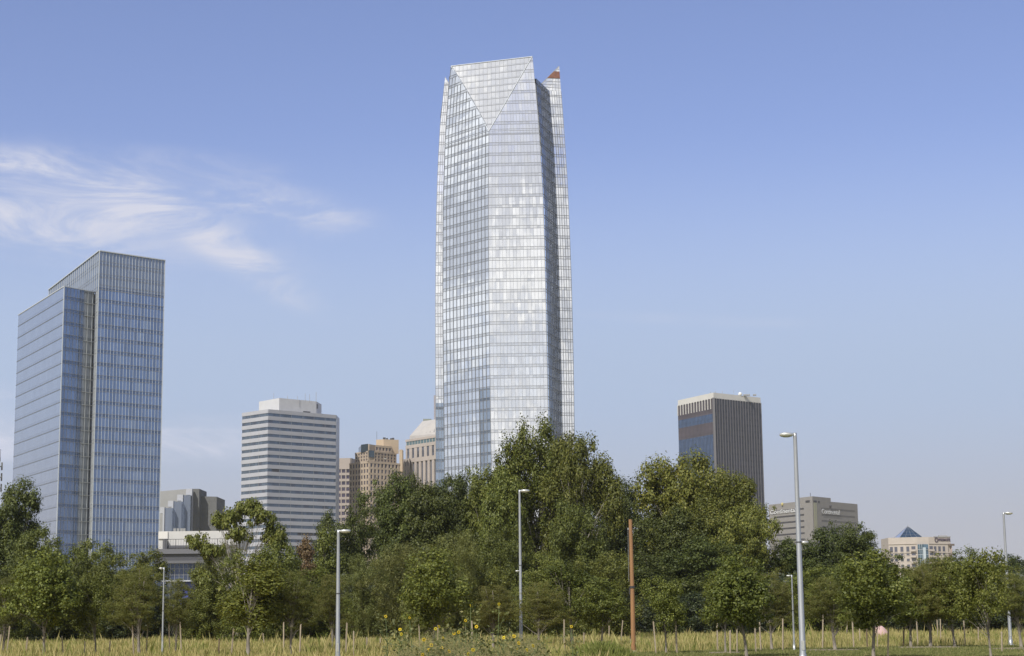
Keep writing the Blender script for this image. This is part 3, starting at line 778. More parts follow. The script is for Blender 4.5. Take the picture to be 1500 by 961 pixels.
# ---- grey sign building
def grey_sign():
    K = pY(1190, 727, 1060); Z = K.z
    L = pZ(1165, 729.5, Z); Rr = pZ(1217, 729.0, Z); B = L + Rr - K
    root = empty('grey_office_block', (K.x, K.y + 15, 0), 'low grey concrete office block with white lettering on two sides', 'office building')
    gc = M('grey_precast', (.245, .23, .215), .85, var=.06, scale=.3)
    dk = M('slot_dark', (.05, .045, .045), .5); sl = M('slot_lit', (.14, .13, .12), .7)  # lighter slot colour stands for grazing light on the right wall
    el = (L - K).normalized(); er = (Rr - K).normalized()
    Zs = pY(1165, 735, L.y).z
    L2 = pZ(1126, 739.5, Zs); R2 = pZ(1256, 738.5, Zs); 
    Z2 = Zs
    jl = K + el * ((Vector(L[:2]) - Vector(K[:2])).length * .45); jr = K + er * ((Vector(Rr[:2]) - Vector(K[:2])).length * .5)
    wl_ = Wall(L2, K - Vector((0, 0, 0))); wr = Wall(K, R2)
    uu = lambda w_, px, z: min(range(0, int(w_.W * 20)), key=lambda i: abs(pxof(w_.P(i / 20, z)) - px)) / 20
    L = wl_.P(uu(wl_, 1165, Zs), 0); Rr = wr.P(uu(wr, 1217, Zs), 0); B = L + Rr - Vector((K.x, K.y, 0))
    b = MB(); b.prism([L[:2], K[:2], Rr[:2], B[:2]], Zs, Z); b.build('central_block', gc, root)
    b = MB(); off = .05
    b2 = L2 + R2 - K
    b.prism([L2[:2], K[:2], R2[:2], b2[:2]], 0, Z2); b.build('main_block', gc, root)
    c, c2 = MB(), MB()
    FH = pY(1190, 742, K.y).z - pY(1190, 751, K.y).z
    for k in range(8):
        zt = pY(1190, 742.5, K.y).z - k * FH
        if zt < 2: break
        c, c2 = MB(), MB()
        wl_.box(c, wl_.W * .12, wl_.W * .80, zt - 1.0, zt, -.3, .05)
        wr.box(c2, wr.W * .18, wr.W * .93, zt - 1.0, zt, -.3, .05)
        c.build('window_slot', dk, root); c2.build('window_slot', sl, root)
    wc_l, wc_r = Wall(L, K), Wall(K, Rr)
    c = MB()
    z = pY(1190, 733, K.y).z
    wc_l.box(c, wc_l.W * .60, wc_l.W * .84, z - 1, z + .3, -.2, .12); wc_r.box(c, wc_r.W * .05, wc_r.W * .22, z - 1.2, z + .1, -.2, .12); wc_r.box(c, wc_r.W * .30, wc_r.W * .38, z - 1.2, z, -.2, .12)
    c.build('louvre_opening', dk, root)
    yg = glass('yellow_stair_glass', (.45, .43, .26), .3, .3, .2, .7, .25)
    c = MB(); wr.box(c, 1.2, 4.6, 0, pY(1195, 736, K.y).z, .0, .12); st = c.build('stair_glazing', yg, root)
    c = MB()
    for k in range(12): wr.box(c, 1.1, 4.7, k * 3.2, k * 3.2 + .25, .1, .2)
    wr.box(c, 2.8, 3.0, 0, pY(1195, 736, K.y).z, .1, .2); c.build('glazing_bar', gc, st)
    # lettering
    sg = M('sign_white', (.62, .62, .62), .5)
    def uof(w_, px, z):   # distance along a wall where pixel column px falls
        best = min(range(0, int(w_.W * 20)), key=lambda i: abs(pxof(w_.P(i / 20, z)) - px)); return best / 20
    zt = pY(1190, 747, K.y).z
    u0, u1 = uof(wl_, 1129, zt), uof(wl_, 1166.5, zt)
    put_text('Continental', wl_, u0, pY(1150, 753.5, wl_.P(u0, 0).y).z, u1 - u0, 2.6, sg, root, .35)
    u0, u1 = uof(wr, 1203, zt), uof(wr, 1229, zt)
    put_text('Continental', wr, u0, pY(1216, 752.2, wr.P(u0, 0).y).z, u1 - u0, 2.9, sg, root, .35)
    # round emblem spots above the lettering
    e = MB(); p = wl_.P(uof(wl_, 1147, zt), pY(1147, 743, L2.y).z, .3)
    e.lathe([(.05, 0), (.7, .3), (.8, 1.2), (.4, 2.0)], (p.x, p.y, p.z), 8); e.build('logo_emblem', M('emblem_yellow', (.45, .38, .15), .6), root)
    e = MB(); p = wr.P(uof(wr, 1216, zt), pY(1216, 742, K.y).z, .3)
    e.lathe([(.05, 0), (.6, .3), (.7, 1.6), (.3, 2.4)], (p.x, p.y, p.z), 8); e.build('logo_emblem', dk, root)
    a = MB(); p = pY(1187, 722, 1075); a.tube([(p.x, p.y, Z), (p.x, p.y, p.z)], .15, 5); a.build('antenna', dark_metal, root)
def pxof(P):
    d = Vector(P) - CAM; return 750 + F * d.dot(_r) / d.dot(_f)
grey_sign()

# ---- hotel with glass pyramid
def hotel():
    K = pY(1341, 795, 900)
    root = empty('hotel_building', (K.x, K.y + 12, 0), 'cream hotel with a blue glass pyramid on its roof, far right', 'hotel')
    cr = M('cream_render', (.43, .38, .335), .85, var=.05, scale=.3); pk = M('pink_render', (.46, .36, .32), .85, var=.05, scale=.3)
    Zt = pY(1341, 787, 900).z
    L = pZ(1293, 789.5, Zt); M_ = pZ(1341, 787, Zt); M2 = M_ + Vector((6.5, .6, 0)); Rr = pZ(1390, 787.2, Zt); 
    Rr = Vector((Rr.x, 903, 0)); L = Vector((L.x, 903, 0)); M_ = Vector((M_.x, 898, 0)); M2 = Vector((pY(1360, 787, 898).x, 898, 0))
    bk = Vector((0, 18, 0))
    poly = [L, M_, M2, Rr, Rr + bk, L + bk]
    Zw = pY(1341, 796, 900).z
    b = MB(); b.prism([p[:2] for p in poly], 0, Zw); b.build('core', cr, root)
    b = MB(); b.prism([p[:2] for p in poly], Zw, Zt); b.build('parapet_band', cr, root)
    # windows: separate little panes and balconies
    gwin = glass('hotel_window', (.09, .09, .11), .3, .15, 0, 1, .4)
    FH = 8.6 / F * 900
    for w_, cols, bal in ((Wall(L, M_), (.10, .26, .47, .68), .88), (Wall(M2, Rr), (.28, .48, .68), .10)):
        g, s, bm = MB(), MB(), MB()
        for k in range(12):
            zt = Zw - 1.6 - k * FH
            if zt < 3: break
            hgt = 2.5 if k == 0 else 1.35
            for c in cols:
                g, s = MB(), MB()
                u = c * w_.W; w_.box(g, u - .72, u + .72, zt - hgt, zt, -.2, .06); w_.box(s, u - .85, u + .85, zt - hgt - .2, zt - hgt, 0, .18)
                s.build('sill', cr, g.build('window', gwin, root))
            g, bm = MB(), MB()
            u = bal * w_.W; w_.box(g, u - 1.0, u + 1.0, zt - 1.5, zt + .1, -.2, .06); g.build('balcony_door', gwin, root)
            w_.box(bm, u - 1.3, u + 1.3, zt - 2.5, zt - 1.5, 0, 1.2); bm.build('balcony', cr, root)
        s = MB(); w_.box(s, 0, w_.W, Zw - 4.9, Zw - 4.5, 0, .25); s.build('string_course', cr, root)
        s = MB(); w_.box(s, 0, w_.W, Zw - .4, Zw, 0, .3); s.build('string_course', cr, root)
    # end balconies at right
    c = MB(); w_ = Wall(M2, Rr); w_.box(c, w_.W * .88, w_.W + 1.5, Zw - 1.3, Zw - .3, 0, 1.2); w_.box(c, w_.W * .9, w_.W + .6, Zw - 6, Zw - 5.4, 0, 1.0)
    w_.box(c, w_.W * .88, w_.W * .9, 0, Zw, 0, .2)
    c.build('balcony_roof', M('bronze_trim', (.16, .13, .11), .6), root)
    c = MB(); w_.box(c, w_.W - .1, w_.W + .3, 0, Zw - 1, -.5, 0.6); c.build('pink_pier', pk, root)
    # glass bay
    gb = glass('bay_blue_glass', (.20, .30, .36), .7, .08, .22, .7, .25)
    w_ = Wall(M_, M2); c = MB(); bw = w_.W
    c.face([w_.P(.4, 0, .2), w_.P(bw * .5, 0, 2.2), w_.P(bw * .5, Zw - .6, 2.2), w_.P(.4, Zw - .6, .2)], [(0, 0), (3, 0), (3, 14), (0, 14)])
    c.face([w_.P(bw * .5, 0, 2.2), w_.P(bw - .4, 0, .2), w_.P(bw - .4, Zw - .6, .2), w_.P(bw * .5, Zw - .6, 2.2)], [(3, 0), (6, 0), (6, 14), (3, 14)])
    c.face([w_.P(.4, Zw - .6, .2), w_.P(bw * .5, Zw - .6, 2.2), w_.P(bw - .4, Zw - .6, .2)])
    o = c.build('glass_bay', gb, root)
    c = MB()
    for k in range(1, 14): z = k * (Zw - .6) / 14; c.beam(w_.P(.4, z, .2), w_.P(bw * .5, z, 2.2), w_.n, .16, .12); c.beam(w_.P(bw * .5, z, 2.2), w_.P(bw - .4, z, .2), w_.n, .16, .12)
    for t in (.33, .66): c.beam(w_.P(.4 + (bw * .5 - .4) * t, 0, .2 + 2 * t), w_.P(.4 + (bw * .5 - .4) * t, Zw - .6, .2 + 2 * t), w_.n, .12, .12)
    c.build('glazing_bar', alu_light, o)
    c = MB(); w_.box(c, bw * .42, bw * .64, 0, Zw - 2.2, 1.5, 2.35); c.build('white_panel', M('pale_blue_panel', (.5, .56, .6), .4, .3), root)
    # pyramid
    A = pY(1331, 770, 908); zb = Zt; fl = pZ(1317.5, 788, zb); fr = pZ(1352.5, 785.5, zb); 
    fl = Vector((pY(1317.5, 788, 904).x, 904, zb)); fr = Vector((pY(1352.5, 786, 908).x, 908, zb)); bl = Vector((pY(1309, 788, 914).x, 916, zb)); br_ = fr + bl - fl
    A.z = pY(1331, 770.5, 908).z; A.y = 910
    pg = glass('pyramid_glass', (.075, .13, .19), .7, .08, 0, 1, .2)
    pgl = glass('pyramid_glass_reflection', (.42, .44, .46), .6, .1, 0, 1, .08)  # left side's reflection put into a paler glass colour
    c = MB(); 
    for a_, b_ in ((fl, fr), (fr, br_), (br_, bl)): c.face([a_, b_, A], [(0, 0), (6, 0), (3, 6)])
    py = c.build('pyramid', pg, root)
    c = MB(); c.face([bl, fl, A], [(0, 0), (6, 0), (3, 6)]); c.build('side_glazing', pgl, py)
    c = MB(); n = (fr - fl).cross(A - fl)
    n = n if n.y < 0 else -n
    for t in (.25, .5, .75): c.beam(vlerp(fl, fr, t), A, n, .12, .08)
    for t in (.25, .5, .75): c.beam(vlerp(fl, A, t), vlerp(fr, A, t), n, .10, .08)
    for q in (fl, fr, bl): c.beam(q, A, (0, -1, .4), .16, .12)
    c.tube([A, A + Vector((0, 0, .8))], .06, 5)
    c.build('glazing_bar', alu, py)
    # sign
    c = MB(); w_ = Wall(M2, Rr)
    u0 = w_.W * .30
    c2 = MB(); w_.box(c2, u0 - .6, w_.W + .2, Zt - .1, Zt + .35, -.5, .2); c2.build('sign_rail', roof_grey, root)
    sg = M('sign_plum', (.06, .04, .07), .6)
    put_text('WYNDHAM HOTEL', w_, u0 + 1.7, Zt - 2.1, w_.W - u0 - 1.7, 1.5, sg, root, .15)
    e = MB(); 
    e.lathe([(.75, 0), (.75, .2)], (0, 0, 0), 12)
    e2 = MB(); P = w_.P(u0 + .5, Zt - 1.4, .25)
    for k in range(12):
        a0, a1 = 2 * math.pi * k / 12, 2 * math.pi * (k + 1) / 12
        e2.beam(P + w_.e * math.cos(a0) * .8 + Vector((0, 0, math.sin(a0) * 1.1)), P + w_.e * math.cos(a1) * .8 + Vector((0, 0, math.sin(a1) * 1.1)), w_.n, .35, .15)
    e2.build('sign_emblem', sg, root)
    c = MB(); p = w_.P(w_.W * .78, Zt, -2); c.box(p.x - 2, p.x + 2, p.y, p.y + 2, Zt, Zt + 1.0); c.build('rooftop_unit', roof_grey, root)
hotel()

# ---- grey angular building, lower left
def angular():
    root = empty('grey_angular_building', (pY(270, 750, 830).x, 840, 0), 'grey angular building with pale stepped fin walls left of the striped tower', 'building')
    g1 = M('grey_panel', (.30, .30, .295), .8, var=.06, scale=.3); g2 = M('dark_grey_panel', (.13, .13, .125), .8, var=.15, scale=.5); wf = M('fin_white', (.40, .41, .44), .6)
    gg = glass('fin_glass', (.30, .34, .42), .6, .12, 0, 1, .1, .005, .01)
    def slab(x0, x1, ytop, Y, dep, mat, nm, yt2=None, bm=None):
        a = pY(x0, ytop, Y); b = pY(x1, ytop if yt2 is None else yt2, Y)
        m = bm or MB(); z = a.z; z2 = b.z
        m.hexa([(a.x, Y, 0), (b.x, Y, 0), (b.x, Y + dep, 0), (a.x, Y + dep, 0), (a.x, Y, z), (b.x, Y, z2), (b.x, Y + dep, z2), (a.x, Y + dep, z)])
        if bm is None: return m.build(nm, mat, root)
    slab(225, 273, 720.5, 852, 24, g1, 'sloped_wall', 716.3)
    slab(281.5, 292, 716, 830, 20, g2, 'dark_shaft')
    slab(292, 317.5, 727, 836, 24, g2, 'dark_wing', 727.5)
    for x0, x1, xg, yt, Y in ((272.5, 281.5, 0, 716, 826), (259.5, 268, 279, 724.5, 822), (246, 254, 265.5, 733.5, 818), (234.5, 241, 252, 743, 814)):
        slab(x0, x1, yt, Y, 1.5, wf, 'fin_head') if 0 else None
        a = pY(x0, yt, Y); b = pY(x1, yt, Y); hb = pY(x0, yt + 9, Y).z
        m = MB(); m.box(a.x, b.x, Y, Y + 3, hb, a.z); m.box(b.x - .75, b.x, Y, Y + 3, 0, hb); m.build('fin_wall', wf, root)
        if xg:
            c = pY(xg, yt, Y); m = MB(); m.box(b.x, c.x, Y + .6, Y + 6, 0, b.z - .3); m.build('fin_glazing', gg, root)
    for x in (256, 261, 266, 270): p = pY(x, 774, 790); m = MB(); m.box(p.x - .6, p.x + .5, p.y, p.y + 1, 0, p.z); m.build('rooftop_unit', roof_grey, root)
    # white block behind tree
    m = MB(); a = pY(311, 754, 845); b = pY(319.5, 754, 845); m.box(a.x, b.x, 845, 847, 0, a.z); m.build('white_turret', wf, root)
    m = MB(); b2 = pY(330, 754, 846); m.box(b.x, b2.x, 846, 854, 0, a.z - .3); m.build('dark_turret', g2, root)
angular()

def podium():
    Y = 520
    root = empty('podium_building', (pY(280, 800, Y).x, Y + 10, 0), 'low white podium building with railed terrace and glass ground floor', 'building')
    wh = M('podium_white', (.50, .49, .475), .7, var=.04, scale=.3); gr = M('podium_shaded', (.065, .065, .075), .75, var=.06, scale=.3); dg = M('soffit', (.10, .10, .11), .8)  # fascia colour darkened to hold the shadow it stands in
    def Z(py): return pY(280, py, Y).z
    xl = pY(228, 800, Y).x; xr = pY(345, 800, Y).x
    m = MB(); m.box(xl, xr, Y + 4, Y + 22, Z(803), Z(777)); m.build('upper_wall', wh, root)
    x0 = pY(242, 790, Y).x
    m = MB(); m.box(xl, x0, Y + 3.6, Y + 4, Z(788), Z(777.3)); m.build('wall_return', M('warm_white', (.62, .60, .57), .7), root)
    m = MB(); m.box(pY(236, 790, Y).x, x0, Y + 2.5, Y + 3.6, Z(804), Z(789)); m.build('dark_bay', dg, root)
    m = MB(); m.box(x0, xr, Y + 3.4, Y + 3.9, Z(801.5), Z(798)); m.build('window_strip', dg, root)
    rl = MB()
    for k in range(28):
        x = x0 + (xr - x0) * k / 27; w_ = .16 if k % 4 == 0 else .05; rl.box(x - w_ / 2, x + w_ / 2, Y + .3, Y + .3 + w_, Z(804), Z(789.5))
    rl.box(x0, xr, Y + .28, Y + .42, Z(790), Z(789.3)); rl.build('railing', dark_metal, root)
    m = MB(); m.box(xl, xr, Y, Y + 4, Z(811), Z(804)); m.build('terrace_edge', M('edge_shaded', (.125, .125, .14), .7), root)  # shadow on the terrace edge painted into its colour
    m = MB(); m.box(xl, xr, Y + .8, Y + 5, Z(821), Z(811)); m.build('fascia', gr, root)
    m = MB(); m.box(xl, xr, Y + .2, Y + 4, Z(825), Z(821)); m.build('lower_ledge', M('edge_shaded2', (.11, .11, .12), .7), root)  # ledge likewise coloured as if in shadow
    gb = glass('podium_glass', (.05, .065, .11), .5, .1, .15, 1.5, .35)
    m = MB(); w_ = Wall((xl, Y + 3), (xr, Y + 3)); w_.quad(m, 0, w_.W, 0, Z(825), 0, [(0, 0), (18, 0), (18, 4), (0, 4)]); o = m.build('glazing', gb, root)
    m = MB()
    for k in range(19): m.box(xl + (xr - xl) * k / 18 - .07, xl + (xr - xl) * k / 18 + .07, Y + 2.8, Y + 3, 0, Z(825))
    for z in (Z(833), Z(842)): m.box(xl, xr, Y + 2.85, Y + 2.95, z, z + .12)
    m.build('glazing_bar', alu, o)
podium()

# blue panel kiosk and canopy glimpsed between the trees, white van beside it
def blue_wall():
    Y = 330
    a = pY(262, 853, Y); b = pY(292, 878, Y)
    root = empty('blue_pavilion', (a.x, Y, 0), 'small blue walled pavilion with flat grey canopy, glimpsed between trees at left', 'pavilion')
    m = MB(); m.box(a.x, b.x, Y, Y + 5, 0, a.z); m.build('blue_wall', M('blue_panel', (.055, .075, .30), .5, var=.1, scale=.5), root)
    m = MB(); m.box(a.x - 3, b.x + 1, Y - 1.5, Y + 6, a.z + .1, a.z + .35); m.build('canopy', M('canopy_grey', (.4, .42, .46), .6), root)
    m = MB()
    for x in (a.x - 2.6, b.x + .6): m.box(x - .06, x + .06, Y - 1.3, Y - 1.2, 0, a.z + .1)
    m.build('post', alu, root)
blue_wall()
def van(px, Y, rz, label):
    p = pY(px, 900, Y)
    root = empty('parked_van', (p.x, Y, 0), label, 'van', rz=0)
    wm_ = M('van_white', (.75, .75, .74), .3, var=.02) if 'van_white' not in bpy.data.materials else bpy.data.materials['van_white']
    m = MB(); x = p.x
    prof = [(-2.6, .35), (2.5, .35), (2.6, .9), (2.2, 1.2), (1.5, 1.95), (-2.5, 2.0), (-2.6, 1.8)]
    n = len(prof)
    for i in range(n):
        a, b = prof[i], prof[(i + 1) % n]; m.face([(x + a[0], Y - .95, a[1]), (x + b[0], Y - .95, b[1]), (x + b[0], Y + .95, b[1]), (x + a[0], Y + .95, a[1])])
    m.face([(x + a, Y - .95, b) for a, b in prof]); m.face([(x + a, Y + .95, b) for a, b in reversed(prof)])
    m.build('body', wm_, root)
    m = MB(); m.face([(x + 1.0, Y - .96, 1.15), (x + 2.05, Y - .96, 1.2), (x + 1.45, Y - .96, 1.85), (x + 1.0, Y - .96, 1.85)]); m.face([(x - .6, Y - .96, 1.15), (x + .8, Y - .96, 1.15), (x + .8, Y - .96, 1.8), (x - .6, Y - .96, 1.8)])
    m.build('side_window', winglass, root)
    for wx in (-1.7, 1.7):
        for wy in (-.86, .86):
            m = MB(); m.tube([(x + wx, Y + wy - .11, .34), (x + wx, Y + wy + .11, .34)], .34, 14); wh = m.build('wheel', M('tyre', (.03, .03, .03), .8) if 'tyre' not in bpy.data.materials else bpy.data.materials['tyre'], root)
            m = MB(); m.tube([(x + wx, Y + wy - .125, .34), (x + wx, Y + wy + .125, .34)], .19, 10); m.build('rim', silver, wh)
van(272, 300, 0, 'white van parked in front of the blue pavilion, mostly hidden by leaves')
van(1470, 205, 0, 'white van behind the trees at the right edge near the silver lamp post')

# ================================================================== GROUND
def sheet(name, x0, x1, y0, y1, z, mat, label=None, nx=1, ny=1):
    m = MB(); m.face([(x0, y0, z), (x1, y0, z), (x1, y1, z), (x0, y1, z)]); o = m.build(name, mat); tag(o, kind='structure'); return o
gm_ = M('dry_meadow_soil', (.30, .25, .11), .95, color2=(.2, .18, .07), scale=.12, bump=.3)
sheet('ground', -2500, 2500, -600, 3200, 0, gm_)
lawn_m = M('lawn_turf', (.10, .125, .04), .95, color2=(.18, .17, .065), scale=.35, stretch=(.35, 1, 1))
def gpt(px, py):
    p = pZ(px, py, 0); return p
lp = MB()
pts = [gpt(915, 1100), gpt(1700, 1100), gpt(1620, 943.5), gpt(1380, 945.5), gpt(1150, 949.5), gpt(1000, 953.5), gpt(925, 955)]
lp.face([(p.x, p.y, .006) for p in pts]); tag(lp.build('lawn', lawn_m), kind='structure')
pp = MB(); q = [gpt(1425, 962), gpt(1600, 950.5), gpt(1600, 955.5), gpt(1440, 968)]
pp.face([(p.x, p.y, .012) for p in q]); tag(pp.build('path', M('path_concrete', (.42, .40, .36), .9, var=.1, scale=.5)), kind='structure')

# ================================================================== VEGETATION MESHES
def fast_mesh(name, V, nper):
    """V: (N, nper, 3) array of polygons"""
    N = V.shape[0]; me = bpy.data.meshes.new(name)
    me.vertices.add(N * nper); me.vertices.foreach_set('co', V.reshape(-1).astype(np.float32))
    me.loops.add(N * nper); me.loops.foreach_set('vertex_index', np.arange(N * nper, dtype=np.int32))
    me.polygons.add(N); me.polygons.foreach_set('loop_start', np.arange(0, N * nper, nper, dtype=np.int32))
    me.update(calc_edges=True); me.validate(); return me
def leaf_polys(P, out, size, rng, flat=.5, aspect=.62):
    N = len(P)
    out = out / (np.linalg.norm(out, axis=1, keepdims=True) + 1e-9)
    nrm = out * 1.0 + np.array([0, 0, flat * .7]) + rng.normal(0, .42, (N, 3)); nrm /= np.linalg.norm(nrm, axis=1, keepdims=True) + 1e-9
    t = rng.normal(0, 1, (N, 3)); a = np.cross(nrm, t); a /= np.linalg.norm(a, axis=1, keepdims=True) + 1e-9
    b = np.cross(nrm, a); s = (size * rng.uniform(.65, 1.25, N))[:, None] / 2
    fold = nrm * s * .25
    return np.stack([P - a * s, P + b * s * aspect - fold, P + a * s, P - b * s * aspect - fold], axis=1)
class Tree:
    def __init__(s, name, seed, lobes, nclump, crad, per, leaf, trunk_r, Hn, Wn, vert=1.0, trunk_top=.6, shell=.45, flat=.5, nl=26, twig=.03, aspect=.62, base_y=0, gap=.12, multi=1):
        rng = np.random.default_rng(seed); s.H, s.Wd = Hn, Wn
        lob = np.array(lobes, float); wts = lob[:, 6] / lob[:, 6].sum()
        idx = rng.choice(len(lob), nclump, p=wts)
        d = rng.normal(0, 1, (nclump, 3)); d /= np.linalg.norm(d, axis=1, keepdims=True)
        r = (shell + (1 - shell) * rng.random(nclump) ** .6)[:, None]
        C = lob[idx, :3] + d * r * lob[idx, 3:6]
        C[:, 2] = np.maximum(C[:, 2], lob[:, 2].min() * .3)
        cr = crad * rng.uniform(.6, 1.45, nclump)
        pts, outs = [], []
        for c, q, k in zip(C, cr, idx):
            m = max(6, int(per * (q / crad) ** 2 * rng.uniform(.5, 1.3)))
            g = rng.normal(0, .42, (m, 3)); ln = np.linalg.norm(g, axis=1, keepdims=True); g = g / np.maximum(1, ln / 1.1)
            g[:, 2] *= vert
            # keep a bias of leaves to the clump's surface so that it reads as a tuft
            pts.append(c + g * q); o = g * 1.6 + (c - lob[k, :3]) / (lob[k, 3:6] + .01) * .5; outs.append(o)
        P = np.concatenate(pts); O = np.concatenate(outs)
        s.crown = fast_mesh(name + '_crown', leaf_polys(P, O, leaf, rng, flat, aspect), 4)
        s.H = float(np.percentile(P[:, 2], 99.7)); s.Wd = float(np.percentile(P[:, 0], 98.5) - np.percentile(P[:, 0], 1.5))
        # trunk, limbs and twigs
        mb = MB(); rnd = random.Random(seed)
        zt = Hn * trunk_top
        for q in range(multi):
            ox, oy = ((q - (multi - 1) / 2) * Wn * .12, 0)
            tr = [(ox * t * 1.5 + math.sin(t * 5 + seed + q) * Wn * .015, oy + math.cos(t * 4 + seed) * Wn * .015, t * zt) for t in (0, .15, .35, .55, .75, 1.0)]
            mb.tube(tr, [trunk_r * (1.25 - .95 * t) if i else trunk_r * 1.45 for i, t in enumerate((0, .15, .35, .55, .75, 1.0))], 7)
        order = rng.permutation(nclump)[:nl]
        for j in order:
            c = Vector(C[j]); z0 = min(zt * .98, max(Hn * .16, c.z * rnd.uniform(.35, .7)))
            t = z0 / zt; st = Vector((math.sin(t * 5 + seed) * Wn * .015, math.cos(t * 4 + seed) * Wn * .015, z0))
            mid = st.lerp(c, .5) + Vector((rnd.uniform(-.03, .03) * Wn, rnd.uniform(-.03, .03) * Wn, Hn * .02))
            r0 = trunk_r * rnd.uniform(.22, .42) * (1.1 - .6 * t)
            mb.tube([st, st.lerp(mid, .5) + Vector((0, 0, -.01 * Hn)), mid, mid.lerp(c, .6), c], [r0, r0 * .8, r0 * .6, r0 * .35, twig * .6], 5)
            for _ in range(3):
                j2 = int(rng.integers(nclump)); c2 = Vector(C[j2])
                if (c2 - c).length < Wn * .28: mb.tube([mid, mid.lerp(c2, .55), c2], [r0 * .4, r0 * .25, twig * .5], 4)
        s.trunk = mb.mesh(name + '_trunk', True)

bark_pale = M('bark_pale', (.34, .31, .26), .9, color2=(.16, .14, .11), scale=3, stretch=(1, 1, .3))
bark_dark = M('bark_dark', (.13, .11, .085), .9, color2=(.07, .058, .045), scale=3, stretch=(1, 1, .3))
bark_young = M('bark_young', (.24, .21, .17), .9, color2=(.14, .12, .10), scale=8, stretch=(1, 1, .3))
L_cot = leafmat('leaf_cottonwood', (.066, .082, .012), (.135, .150, .026), (.21, .21, .05))
L_cotY = leafmat('leaf_cottonwood_yellowing', (.070, .084, .012), (.142, .156, .027), (.22, .21, .04))
L_dark = leafmat('leaf_dark', (.038, .052, .010), (.078, .096, .019), (.12, .135, .03), .25)
L_mid = leafmat('leaf_mid', (.064, .082, .012), (.130, .146, .026), (.19, .20, .04))
L_willow = leafmat('leaf_willow', (.072, .086, .020), (.142, .150, .040), (.20, .20, .06))
L_elm = leafmat('leaf_young_elm', (.062, .080, .011), (.126, .142, .024), (.18, .19, .036))
L_cyp = leafmat('leaf_cypress', (.080, .092, .018), (.132, .138, .032), (.19, .16, .05), .25, .7)
L_under = leafmat('leaf_understorey_shaded', (.014, .021, .007), (.032, .042, .011), (.05, .06, .016), .12)  # shade beneath the belt is put into the shrub leaf colour
L_dry = leafmat('leaf_dry', (.10, .075, .035), (.16, .11, .05), (.2, .16, .07))

T = {}
def lobes_random(seed, H, Wd, z0, n, spread=1.0, top_narrow=.4, dy=1.0, r=.26):
    rr = random.Random(seed); out = []
    for i in range(n):
        t = (i + .5) / n; z = z0 + (H * .90 - z0) * t
        w_ = Wd / 2 * (1 - top_narrow * max(0, (t - .45) / .55) ** 1.3) * (0.75 + .25 * min(1, t / .3))
        a = rr.uniform(0, 6.28) + i * 2.4; q = rr.uniform(.25, .62) * w_ * spread
        sz = rr.uniform(.8, 1.2) * r * Wd
        out.append((math.cos(a) * q, math.sin(a) * q * dy, z, sz, sz * dy, sz * rr.uniform(.8, 1.15), sz * sz))
    return out
# tall cottonwoods: upright spires of foliage above a broad body
def cotton(seed, H, Wd, spires):
    lb = lobes_random(seed, H * .86, Wd, H * .2, 12, 1.15, .35, 1, .22)
    for x, z, r, h in spires: lb.append((x, random.Random(seed + int(x * 9)).uniform(-1.5, 1.5), z, r, r, h, r * h * 1.3))
    return lb
def LR(seed, H, Wd, z0, n, tn=.35, r=.27): return lobes_random(seed, H, Wd, z0, n, 1.25, tn, 1, r)
T['cot1'] = Tree('cottonwood_a', 11, cotton(11, 20, 11, [(-3.6, 15.8, 1.6, 2.2), (-1.4, 17.6, 1.3, 2.2), (-2.4, 16.4, 1.4, 1.6), (0.9, 18.0, 1.0, 1.9), (2.2, 15.6, 1.6, 2.0), (-4.4, 13.2, 1.6, 2.4), (3.8, 14.2, 1.5, 2.0), (0, 14.5, 2.2, 2.2)]), 440, .88, 150, .29, .38, 20, 11, 1.35, .68, .45, .35, 52, .07, multi=2)
T['cot2'] = Tree('cottonwood_b', 12, cotton(12, 18.5, 12, [(-2.6, 15.8, 1.5, 2.0), (-.6, 16.0, 1.6, 1.9), (1.6, 15.6, 1.7, 2.0), (3.6, 13.4, 1.8, 2.2), (4.8, 11.4, 1.4, 2.4), (-4.2, 12.8, 1.5, 2.0)]), 440, .88, 150, .29, .38, 18.5, 12, 1.2, .66, .45, .35, 52, .07, multi=2)
T['cot3'] = Tree('cottonwood_c', 13, cotton(13, 17, 12.5, [(-4.8, 13.2, 1.5, 2.2), (-3.2, 14.4, 1.2, 1.9), (-1.4, 14.2, 1.5, 1.8), (1.0, 14.4, 1.9, 1.5), (3.2, 13.0, 2.0, 1.5), (5.0, 11.0, 1.8, 1.5)]), 440, .88, 150, .29, .36, 17, 12.5, 1.1, .66, .42, .35, 52, .07, multi=2)
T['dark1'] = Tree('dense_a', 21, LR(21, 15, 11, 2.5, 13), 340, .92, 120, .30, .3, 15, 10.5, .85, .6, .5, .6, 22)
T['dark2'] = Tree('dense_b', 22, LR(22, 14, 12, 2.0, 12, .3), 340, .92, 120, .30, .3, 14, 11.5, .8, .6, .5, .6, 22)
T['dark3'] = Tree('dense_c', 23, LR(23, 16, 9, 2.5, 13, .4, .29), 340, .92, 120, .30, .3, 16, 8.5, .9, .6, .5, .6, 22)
T['mid1'] = Tree('mid_a', 31, LR(31, 10, 9, .9, 12), 340, .70, 115, .23, .2, 10, 8.5, .95, .55, .5, .5, 20)
T['mid2'] = Tree('mid_b', 32, LR(32, 9, 9.5, .7, 12, .3), 340, .70, 115, .23, .2, 9, 9, .9, .55, .5, .5, 20)
T['mid3'] = Tree('mid_c', 33, LR(33, 11, 8, .9, 12, .45, .29), 340, .70, 115, .23, .2, 11, 7.5, 1.1, .55, .5, .5, 20)
T['will1'] = Tree('willow_a', 34, LR(34, 9, 8.5, .5, 12, .45), 480, .50, 95, .26, .16, 9, 8.2, 1.4, .6, .4, .2, 26, aspect=.22)
